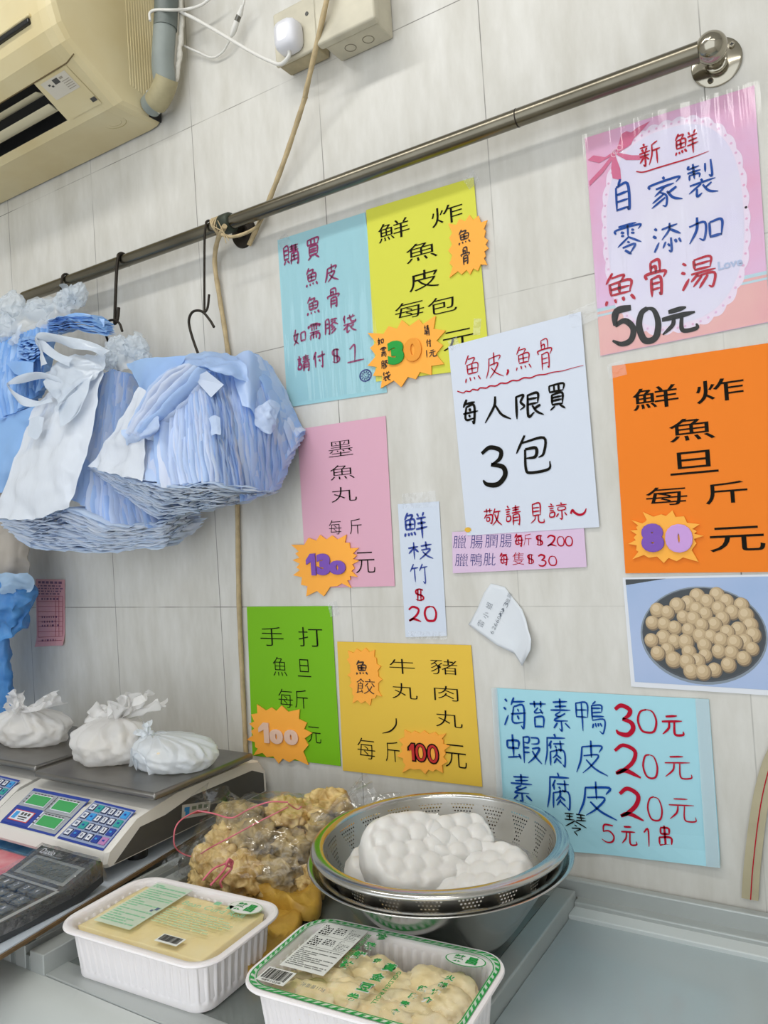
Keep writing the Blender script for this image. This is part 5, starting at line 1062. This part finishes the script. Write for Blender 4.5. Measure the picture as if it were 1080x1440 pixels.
# bright packets under the calculator
s = MB(); a_ = WZ(20, 1185, 1.049); s.box(a_[0] - .20, a_[0] + .07, a_[1] - .02, a_[1] + .06, 1.0464, 1.049)
t = s.build('printed_packet', mat('blue printed packet', '#2D77B8', .3, col2='#7FB6D2', vscale=30), None, False, [bevel(.001)]); tag(t, 'blue printed packet lying under the scale front', 'packet')
a_ = WZ(10, 1222, 1.053); s = MB(); s.box(a_[0] - .15, a_[0] + .045, a_[1] - .03, a_[1] + .04, 1.0498, 1.053)
t = s.build('printed_packet', mat('red pink printed packet', '#D9606F', .3, col2='#E9A9AE', vscale=24), None, False, [bevel(.001)]); tag(t, 'red and pink printed packet between calculator and scale', 'packet')

# ================================================================== colander in a bowl with fish cakes
BC = np.array([1.006, -.205])
bo = thing('mixing_bowl', (*BC, 1.0), 'plain stainless steel bowl on the counter holding the colander', 'bowl')
pf = [(.0, .003), (.056, .003), (.068, .006), (.086, .022), (.105, .048), (.125, .077), (.144, .103), (.150, .1085), (.158, .1105), (.1645, .1095), (.165, .1075), (.158, .1085), (.151, .1065), (.1445, .1005), (.126, .074), (.106, .0455), (.087, .019), (.069, .002), (.056, .0), (.0, .0)]
s = MB(); s.lathe([(max(r, .0008), z) for r, z in pf], *BC, 96, 0, 1.0); s.build('bowl_wall', M_BOWL, bo, True, [('SUBSURF', dict(levels=1, render_levels=1))])
co = thing('colander', (*BC, 1.012), 'stainless steel colander with triangular hole groups and wide rim, full of fish cakes', 'colander')
NS = 399
wall_ = cr([(r, 0, z) for r, z in [(.1425, .1255), (.140, .116), (.1365, .104), (.132, .090), (.126, .077), (.118, .065), (.106, .054), (.088, .044), (.060, .036), (.0008, .034)]], 10)
top_ = [np.array([.1425, 0, .1255])]; lv = []
zz = .1185
for k in range(12): lv += [zz, zz - .0019]; zz -= .0044
rz = lambda z: float(np.interp(-z, [-p[2] for p in wall_], [p[0] for p in wall_]))
prof_ = [(.1425, .1255)] + [(rz(z), z) for z in lv] + [(p[0], p[2]) for p in wall_ if p[2] < zz + .001]
vs = [(BC[0] + r * math.cos(2 * math.pi * k / NS), BC[1] + r * math.sin(2 * math.pi * k / NS), 1.0 + z) for r, z in prof_ for k in range(NS)]; fs = []
cnt = [8, 7, 6, 5, 4, 3, 2, 3, 4, 5, 6, 7]
for i in range(len(prof_) - 1):
    row = (i - 1) // 2 if (i % 2 == 1 and i < 25) else None
    for k in range(NS):
        hole = False
        if row is not None and row < 12:
            m_ = k % 21 - 10; c_ = cnt[row]; hole = abs(m_) < c_ and (m_ + c_ + 1) % 2 == 0
        if not hole: fs.append((i * NS + k, i * NS + (k + 1) % NS, (i + 1) * NS + (k + 1) % NS, (i + 1) * NS + k))
s = MB(); s.add(vs, fs); s.build('perforated_wall', mat('satin stainless steel', '#C2C0BA', .34, 1., bump=.02, bscale=300), co, True)
rp = [(.1425, .1255), (.1435, .1285), (.146, .1300), (.152, .1300), (.157, .1285), (.1595, .1262), (.1598, .1242), (.158, .1236), (.1555, .1246), (.150, .1256), (.1445, .125)]
s = MB(); s.lathe(rp, *BC, 96, 0, 1.0); s.build('rim', M_BOWL, co, True)
M_CAKE = mat('white fish cake', '#E3E1DC', .38, sss=.25, bump=.1, bscale=120, var=.04, vscale=30)
def fish_cake(label, c, ax, ay, th, rot, tilt, roll, seed, nx=44, ny=34, cell=.0245, bumph=.0085):
    """a slab of fish paste with a knobbly top, thick cut sides and a flat base"""
    rd = random.Random(seed); ctr = []
    r_ = -int(ay / cell) - 2
    while r_ < int(ay / cell) + 3:
        q_ = -int(ax / cell) - 2
        while q_ < int(ax / cell) + 3:
            ctr.append(((q_ + .5 * (r_ % 2)) * cell + rd.uniform(-.002, .002), r_ * cell * .87 + rd.uniform(-.002, .002))); q_ += 1
        r_ += 1
    ctr = np.array(ctr)
    def H(x, y):
        d = np.sort(np.hypot(ctr[:, 0] - x, ctr[:, 1] - y))[0]; return bumph * math.sqrt(max(0, 1 - (d / (cell * .60)) ** 2))
    def outl(a_): e = 2.7; r = (abs(math.cos(a_)) ** e + abs(math.sin(a_)) ** e) ** (-1 / e); r *= 1 + .06 * noise.noise(Vector((math.cos(a_) * 1.5, math.sin(a_) * 1.5, seed))); return r * math.cos(a_) * ax, r * math.sin(a_) * ay
    na = 84; rings = []
    for k in np.linspace(.02, 1, 22):
        ring = []
        for i in range(na):
            x, y = outl(2 * math.pi * i / na); x, y = x * k, y * k; ed = max(0, (k - .88) / .12); ring.append(np.array([x, y, th + H(x, y) * (1 - .7 * ed) - .005 * ed ** 2]))
        rings.append(ring)
    for z, k in ((.75, 1.02), (.45, 1.03), (.15, 1.02), (0, .97)):
        ring = []
        for i in range(na):
            x, y = outl(2 * math.pi * i / na); b_ = .003 * noise.noise(Vector((x * 60, y * 60, z * 5 + seed))); ring.append(np.array([x * k + b_, y * k + b_, th * z]))
        rings.append(ring)
    M_ = Matrix.Rotation(rot, 3, 'Z') @ Matrix.Rotation(tilt, 3, 'X') @ Matrix.Rotation(roll, 3, 'Y'); M_ = np.array(M_)
    s = MB(); s.grid([[np.array(c) + M_ @ p for p in r] for r in rings], closev=True); s.poly([np.array(c) + M_ @ p for p in rings[-1]]); s.poly([np.array(c) + M_ @ p for p in rings[0]][::-1])
    return tag(s.build('fish_cake', M_CAKE), label, 'fish cake', 'knobbly white fish cakes in the colander')
fish_cake('large knobbly white fish cake leaning on top in the colander', (BC[0] - .030, BC[1] - .022, 1.094), .064, .056, .032, .95, .56, .06, 2)
fish_cake('lower flat fish cake at the colander rim beside the wall list', (BC[0] + .060, BC[1] - .004, 1.076), .060, .052, .024, .25, .25, -.10, 5)
fish_cake('fish cake piece tucked behind the large one with its top corner raised', (BC[0] + .006, BC[1] + .030, 1.098), .046, .036, .028, .9, .50, .05, 7)
fish_cake('lowest fish cake showing at the edge beside the fried skin bag', (BC[0] - .055, BC[1] - .030, 1.078), .055, .046, .022, .2, .12, .1, 9)

# ================================================================== trays of bean curd
M_TRAY = mat('white tray plastic', '#F2EDED', .32, sss=.1, spec=.5)
M_FILM = clear('clear lid film', .03, .20, .10, .35, 22)
M_GRN = mat('green print', '#1E9A45', .5); M_GRNL = mat('pale green print', '#8CC9A0', .5); M_PALE = mat('pale green white print', '#D5E6D2', .5, alpha=.8)
def rrect(w, d, r, n=8):
    pts = []
    for cx, cy, a0 in ((w / 2 - r, d / 2 - r, 0), (-w / 2 + r, d / 2 - r, 90), (-w / 2 + r, -d / 2 + r, 180), (w / 2 - r, -d / 2 + r, 270)):
        for k in range(n + 1): a_ = math.radians(a0 + 90 * k / n); pts.append((cx + r * math.cos(a_), cy + r * math.sin(a_)))
    return pts
def dense(pts, m):
    L = [0]; n = len(pts)
    for i in range(n): L.append(L[-1] + math.dist(pts[i], pts[(i + 1) % n]))
    out = []; j = 0
    for k in range(m):
        t = L[-1] * k / m
        while L[j + 1] < t: j += 1
        f = (t - L[j]) / max(1e-9, L[j + 1] - L[j]); a_, b_ = pts[j], pts[(j + 1) % n]; out.append((a_[0] + (b_[0] - a_[0]) * f, a_[1] + (b_[1] - a_[1]) * f))
    return out
class Tray:
    def __init__(s, c, w, d, h, rot, z, label):
        s.c, s.w, s.d, s.h, s.z, s.rot = c, w, d, h, z, rot
        s.t = thing('food_tray', (c[0], c[1], z), label, 'food tray', 'white plastic trays of bean curd')
        m = 560; mb = MB(); wi, di = w - .022, d - .022; bw, bd = wi - .016, di - .008
        def ring(k, zz, rib=0., r=.022):
            q = dense(rrect(bw + (wi - bw) * k, bd + (di - bd) * k, r + .004 * k), m); out = []
            for i, (x, y) in enumerate(q):
                l_ = math.hypot(x, y); nx, ny = x / l_, y / l_; o = rib * (.5 - .5 * math.cos(2 * math.pi * (i % 10) / 10)); out.append(s.W(x - nx * o, y - ny * o, zz))
            return out
        rim = lambda ww, zz, r: [s.W(x, y, zz) for x, y in dense(rrect(w - .022 + ww, d - .022 + ww, r), m)]
        R = [ring(-.06, .0), ring(0, .002), ring(.03, .006), ring(.08, .009, .0006), ring(.12, .012, .0034), ring(.5, h * .5, .0034), ring(.88, h * .86, .0034), ring(.93, h * .90, .0006), ring(1, h - .006), rim(.002, h - .002, .026), rim(.018, h - .004, .034), rim(.022, h - .002, .036), rim(.021, h, .036), rim(.016, h + .0008, .034), rim(.003, h - .0003, .027), rim(-.002, h - .003, .026), ring(.6, h - .012), ring(.2, h * .5), ring(-.15, .008), ring(-.2, .006)]
        mb.grid(R, closev=True); mb.poly(R[0][::-1]); mb.poly(R[-1]); mb.build('tray_shell', M_TRAY, s.t, True, auto=50)
    def W(s, x, y, z=0.):
        c_, n_ = math.cos(s.rot), math.sin(s.rot); return np.array([s.c[0] + x * c_ - y * n_, s.c[1] + x * n_ + y * c_, s.z + z])
    def lid(s, mb, pts, k=0., mi=0): mb.poly([s.W(x, y, s.h + .0012 + k) for x, y in pts], mi)
    def q(s, x0, y0, x1, y1, k): # quad with u along x from x0 to x1 and v along y from y0 to y1
        return Quad([s.W(x0, y0, s.h + .0012 + k), s.W(x1, y0, s.h + .0012 + k), s.W(x1, y1, s.h + .0012 + k), s.W(x0, y1, s.h + .0012 + k)], .0002)
# tray of flat bean curd sheets
T1 = Tray((.7375, -.4015), .248, .152, .060, math.radians(3), 1.0016, 'white ribbed tray of yellow bean curd sheet under clear film beside the calculator')
s = MB(); n = 50
s.grid([[T1.W(x * (.90 if i in (0, n) or j in (0, n) else 1), y * (.9 if i in (0, n) or j in (0, n) else 1), .0555 + .0022 * nz1((x * 18, y * 18, 1), 1) + .0012 * abs(nz1((x * 60, y * 22, 4), 1)) - (.03 if i in (0, n) or j in (0, n) else 0)) for j, y in enumerate(np.linspace(-.057, .057, n + 1))] for i, x in enumerate(np.linspace(-.104, .104, n + 1))])
s.build('bean_curd_sheet', mat('pale yellow bean curd', '#F6E6B2', .5, sss=.12, col2='#EFD998', vscale=20), T1.t)
s = MB(); s.grid([[T1.W(x, y, .0605 + .0004 * nz1((x * 30, y * 30, 9), 1)) for y in np.linspace(-.066, .066, 16)] for x in np.linspace(-.114, .114, 22)]); lf_ = s.build('lid_film', M_FILM, T1.t)
s = MB()
q1 = T1.q(-.082, .060, -.020, -.046, .0004); q1.rect(s, 0, 0, 1, 1, 0, 1); q1.lines(s, .05, .04, .95, .12, 2, 1, 3, .7); q1.lines(s, .05, .16, .95, .95, 17, 1, 6, .45)
q1.rect(s, .86, .5, .94, .56, 2, 3); q1.rect(s, .80, .56, .86, .6, 2, 3)
q2 = T1.q(-.016, .040, .098, -.022, .0004); q2.text(s, 'Bean Curd Roll', .50, .16, .84, .15, 1, .0, 3); q2.lines(s, .02, .36, .95, .98, 8, 3, 8, .5)
q2.rect(s, .42, -.12, .50, .0, 1, 3); q2.rect(s, .62, -.10, .68, .04, 1, 3)
qo = T1.q(.052, .064, .100, .034, .0004)
s.poly([qo.p(.5 + .5 * math.cos(a_), .5 + .5 * math.sin(a_), 2) for a_ in np.linspace(0, 6.283, 40, endpoint=False)], 3); s.poly([qo.p(.5 + .47 * math.cos(a_), .5 + .46 * math.sin(a_), 3) for a_ in np.linspace(0, 6.283, 40, endpoint=False)], 4)
qo.text(s, '榮', .33, .5, .28, .56, 5, .03, 5); qo.text(s, '昌', .67, .5, .26, .54, 5, .03, 5)
qbk = T1.q(.026, -.036, .060, -.052, .0004); qbk.rect(s, 0, 0, 1, 1, 4, 2)
rd = random.Random(3); u = .06
while u < .92: w_ = rd.uniform(.008, .03); qbk.rect(s, u, .08, u + w_, .8, 6, 3); u += w_ + rd.uniform(.006, .02)
s.build('lid_print', [M_PALE, M_GRNL, mat('print blue grey', '#5D6F8A', .5), mat('soft green print', '#B4D5A8', .5, alpha=.7), mat('label white', '#E6E8E2', .5), M_GRN, M_INK], lf_, False)
# tray of rolled bean curd pieces
T2 = Tray((1.032, -.399), .246, .152, .064, math.radians(4), 1.0036, 'white ribbed tray of crinkled bean curd pieces with green lid print before the bowl')
rd = random.Random(9)
spots = [(-.074, .018), (-.074, -.026), (-.05, -.005), (-.046, -.036), (-.02, .026), (-.015, -.02), (.015, -.036), (.02, .01), (.045, -.018), (.05, .024), (.068, -.033), (.074, .002), (.074, .030), (-.050, .028), (.04, -.036)]
for i, (x, y) in enumerate(spots):
    p = T2.W(x, y, .041 + rd.uniform(-.002, .004)); s = crumple(p, (rd.uniform(.026, .032), rd.uniform(.019, .024), rd.uniform(.014, .017)), i * 5.3, .5, 4, .9)
    zc = T2.z + .061; s.v = [(a_, b_, min(c_, zc)) for a_, b_, c_ in s.v]
    tag(s.build('bean_curd_piece', mat('cream bean curd skin', '#F5E9C6', .45, sss=.15, col2='#EAD6A2', vscale=40) if i == 0 else bpy.data.materials['cream bean curd skin']), ('crinkled cream bean curd piece in the green printed tray'), 'bean curd', 'bean curd pieces in the green printed tray')
s = MB(); s.grid([[T2.W(x, y, .0648 + .0004 * nz1((x * 30, y * 30, 19), 1)) for y in np.linspace(-.068, .068, 16)] for x in np.linspace(-.114, .114, 22)]); lf_ = s.build('lid_film', M_FILM, T2.t)
s = MB()
def frame_(o, i, mi, k):
    a_, b_ = dense(rrect(.236 - o, .142 - o, .028), 160), dense(rrect(.236 - i, .142 - i, .026), 160)
    s.grid([[T2.W(x, y, T2.h + .0014 + k) for x, y in a_], [T2.W(x, y, T2.h + .0014 + k) for x, y in b_]], mi, closev=True)
frame_(0, .0025, 5, 0); frame_(.010, .0125, 5, 0); frame_(.0025, .010, 7, -.0001)
wa, wb = dense(rrect(.2345, .1405, .028), 150), dense(rrect(.2275, .1335, .026), 150)
for k in range(0, 150, 2): s.poly([T2.W(*wa[k], T2.h + .0016), T2.W(*wa[(k + 1) % 150], T2.h + .0016), T2.W(*wb[(k + 2) % 150], T2.h + .0016), T2.W(*wb[(k + 1) % 150], T2.h + .0016)], 5)
q1 = T2.q(-.096, .062, -.042, -.030, .0006); q1.rect(s, 0, 0, 1, 1, 4, 1)
for v0, v1 in ((.05, .27), (.31, .52)):
    q1.lines(s, .06, v0, .30, v1, 5, 6, 3, .6, 2); q1.lines(s, .36, v0 + .02, .62, v1 - .05, 4, 6, 5, .5, 2); q1.lines(s, .68, v0, .94, v1, 7, 8, 7, .45, 2); q1.rect(s, .04, v1 + .012, .96, v1 + .017, 8, 2)
q1.lines(s, .05, .56, .95, .95, 11, 8, 11, .45, 2)
qbk = T2.q(-.104, -.036, -.070, -.060, .0006); qbk.rect(s, 0, 0, 1, 1, 4, 1); u = .06
while u < .92: w_ = rd.uniform(.008, .035); qbk.rect(s, u, .08, u + w_, .78, 6, 2); u += w_ + rd.uniform(.008, .025)
qbk.text(s, '4891028', .5, .89, .7, .12, 6, 0, 2)
qw = T2.q(-.056, -.044, -.026, -.056, .0006); qw.text(s, '淨重量115g', .5, .5, .95, .6, 8, 0, 2)
def col_txt(tx, x0, y0, x1, y1, sz, mi=5, halo=True):
    for i, ch in enumerate(tx):
        f = i / max(1, len(tx) - 1); x, y = x0 + (x1 - x0) * f, y0 + (y1 - y0) * f; qq = T2.q(x - sz / 2, y + sz / 2, x + sz / 2, y - sz / 2, .0008)
        if halo: qq.text(s, ch, .5, .5, 1.05, 1.05, 4, .07, 1)
        qq.text(s, ch, .5, .5, .92, .92, mi, .035, 3)
col_txt('珍珠鮮枝', -.022, .056, -.030, -.004, .0145); col_txt('伴', -.004, .014, -.004, .014, .009); col_txt('黃金豆卷', .014, .008, .004, -.050, .0145)
col_txt('火鍋推介', .078, .014, .072, -.026, .010); col_txt('健康素食', .060, -.012, .052, -.054, .010)
qv = T2.q(-.040, .056, -.033, .000, .0006); qv.text(s, 'BEANCURD STICK', .5, .5, .8, .98, 5, .01, 2, 90); qv = T2.q(.024, .006, .030, -.052, .0006); qv.text(s, 'GOLDEN ROLL', .5, .5, .8, .98, 5, .01, 2, 90)
qo = T2.q(.058, .060, .102, .038, .0006); s.poly([qo.p(.5 + .5 * math.cos(a_), .5 + .5 * math.sin(a_), 1) for a_ in np.linspace(0, 6.283, 40, endpoint=False)], 5); s.poly([qo.p(.5 + .47 * math.cos(a_), .5 + .45 * math.sin(a_), 2) for a_ in np.linspace(0, 6.283, 40, endpoint=False)], 4)
qo.text(s, '榮', .33, .5, .28, .58, 5, .03, 4); qo.text(s, '昌', .67, .5, .26, .56, 5, .03, 4)
s.build('lid_print', [M_PALE, M_GRNL, M_NAVY, M_PALE, mat('label white', '#E0E2DC', .5), M_GRN, M_INK, mat('pale border print', '#CFE6D3', .5, alpha=.7), mat('grey print text', '#7A7C78', .5)], lf_, False)

# ================================================================== bag of fried fish skin and loose pieces
M_SKIN = mat('fried golden skin', '#EDD394', .5, col2='#A67F3C', vscale=55, bump=.5, bscale=140, sss=.08)
M_SKIN_D = mat('fried skin with grey patches', '#D5BB80', .5, col2='#665C4C', vscale=34, bump=.5, bscale=140)
rd = random.Random(21); SG = 'fried fish skin pieces in the clear bag'
fb = [(.642, -.205, 1.046, .032, .026, .036, 0), (.640, -.175, 1.082, .034, .026, .026, 1), (.655, -.235, 1.040, .034, .028, .030, 0), (.690, -.195, 1.066, .032, .027, .030, 1), (.700, -.240, 1.036, .033, .027, .028, 0), (.735, -.175, 1.050, .03, .028, .03, 1), (.745, -.215, 1.030, .034, .028, .026, 1), (.700, -.135, 1.086, .030, .024, .024, 0), (.755, -.100, 1.095, .032, .024, .024, 0), (.770, -.135, 1.060, .030, .026, .03, 1), (.655, -.165, 1.036, .034, .03, .03, 0), (.785, -.19, 1.024, .028, .024, .02, 0), (.645, -.25, 1.024, .024, .024, .02, 0)]
for i, (x, y, z, a_, b_, c_, mi) in enumerate(fb):
    s = crumple((x, y, z), (a_ * 1.12, b_ * 1.1, c_), i * 7.7 + 2, .66, 5, .8, 1.3, 1.002); tag(s.build('fried_fish_skin', [M_SKIN, M_SKIN_D][mi]), ['knobbly golden fried fish skin piece inside the clear bag', 'greyish brown fried fish skin piece inside the clear bag'][mi], 'fish skin', SG)
fs_ = thing('clear_food_bag', (.69, -.19, 1.0), 'clear plastic bag of fried fish skin tied with pink string beside the colander', 'bag')
M_CLEAR = clear('crumpled clear bag', .05, .22, .07, .9, 26)
import bmesh
bm = bmesh.new(); bmesh.ops.create_icosphere(bm, subdivisions=5, radius=1); out = []
for v in bm.verts:
    d = np.array(v.co[:]); f = 1 + .12 * (1 - 2 * abs(nz1(d, 2.5, 3))) + .10 * (1 - 2 * abs(nz1(d, 6, 8))) + .04 * (1 - 2 * abs(nz1(d, 14, 8)))
    p = np.array([.695, -.185, 1.055]) + d * np.array([.128, .088, .064]) * f
    p[2] += (p[0] - .695) * .12; p[2] = max(p[2], 1.0012); p[1] = min(p[1], -.02); p[0] = max(p[0], .609)
    out.append(p)
s = MB(); s.add(out, [tuple(v.index for v in f.verts) for f in bm.faces]); bm.free()
s.build('bag_film', M_CLEAR, fs_)
s = MB()
for w_ in (((.765, -.15, 1.095), (.9, .35, .18), .15, .030, 2.2, .05), ((.765, -.15, 1.09), (.8, .5, .4), .10, .035, 5.2, .3), ((.62, -.215, 1.06), (-.6, -.5, -.30), .07, .04, 8.1, 0), ((.62, -.2, 1.085), (-.1, .3, .9), .045, .045, 3.3, .3)): s = MB(); wisp(s, *w_[:5], curl=w_[5]); s.build('bag_tail', M_CLEAR, fs_) 
s = MB(); Z_ = 1.09
def str_(pts, r=.0011): s.tube(cr([WX(a_, b_, x) for a_, b_, x in pts], 6), r, n=6)
str_([(278, 1140, .63), (300, 1144, .65), (326, 1150, .69), (350, 1138, .70), (378, 1128, .73), (405, 1128, .75)])
str_([(278, 1140, .60), (262, 1148, .60), (250, 1158, .60), (245, 1172, .60), (246, 1190, .60), (258, 1201, .60), (275, 1204, .625), (296, 1192, .67), (330, 1174, .70), (365, 1155, .72), (405, 1135, .75)])
str_([(326, 1150, .64), (324, 1162, .645)]); str_([(405, 1130, .73), (418, 1138, .735), (424, 1134, .74)])
str_([(322, 1210, .725), (316, 1222, .725), (308, 1232, .725), (296, 1245, .725)], .0016); str_([(322, 1210, .725), (326, 1220, .725), (318, 1230, .725), (310, 1240, .725), (312, 1248, .725)], .0016); str_([(318, 1214, .725), (300, 1222, .72), (285, 1238, .715)], .0013)
str_([(322, 1208, .725), (327, 1212, .725), (325, 1218, .725), (318, 1216, .725), (322, 1208, .725)], .0018)
s.build('pink_string', mat('pink plastic string', '#D8707F', .4), fs_)
# soft golden pieces lying on the glass between the trays
M_MAW = mat('golden brown fish maw', '#CFA746', .45, col2='#B08630', vscale=35, bump=.35, bscale=70, sss=.1)
def maw(label, outline, z, th, seed, wv=.008):
    P = [WZ(a_, b_, z) for a_, b_ in outline]; c_ = np.mean(P, 0); n = len(P); Q = cr(P + [P[0]], 5)[:-1]; s = MB(); rings = []
    for k in (1.0, 1.03, 1.0, .92, .8, .6, .4, .2, .03):
        up = {1.0: None}.get(k); rings.append(k)
    G_ = []
    for idx, k in enumerate(rings):
        zz = [0.001, th * .45, th * .9][idx] if idx < 3 else th
        G_.append([np.array([c_[0] + (p[0] - c_[0]) * k, c_[1] + (p[1] - c_[1]) * k, z + zz + (wv * (.5 + nz1((p[0] * 28 * k, p[1] * 28 * k, seed), 1.)) * (1 if idx > 1 else .3)) + .003 * (1 - 2 * abs(nz1((c_[0] + (p[0] - c_[0]) * k, p[1], 0), 70, seed)))]) for p in Q])
    s.grid(G_, closev=True); s.poly(G_[-1]); s.poly(G_[0][::-1])
    return tag(s.build('fish_maw_piece', M_MAW), label, 'fish maw', 'golden brown fish maw pieces on the glass')
maw('curled golden fish maw piece with a dark split edge behind the printed tray', [(345, 1250), (372, 1240), (410, 1248), (438, 1262), (452, 1278), (446, 1296), (420, 1300), (395, 1290), (365, 1275)], 1.004, .016, 3, .016)
maw('flat golden brown fish maw piece wedged between the two trays', [(330, 1262), (360, 1268), (395, 1290), (425, 1302), (400, 1345), (372, 1375), (350, 1380), (345, 1330)], 1.0005, .010, 6, .010)
maw('small golden fish maw edge under the clear bag', [(318, 1248), (345, 1240), (372, 1244), (380, 1262), (350, 1268), (325, 1262)], 1.001, .012, 8, .008)
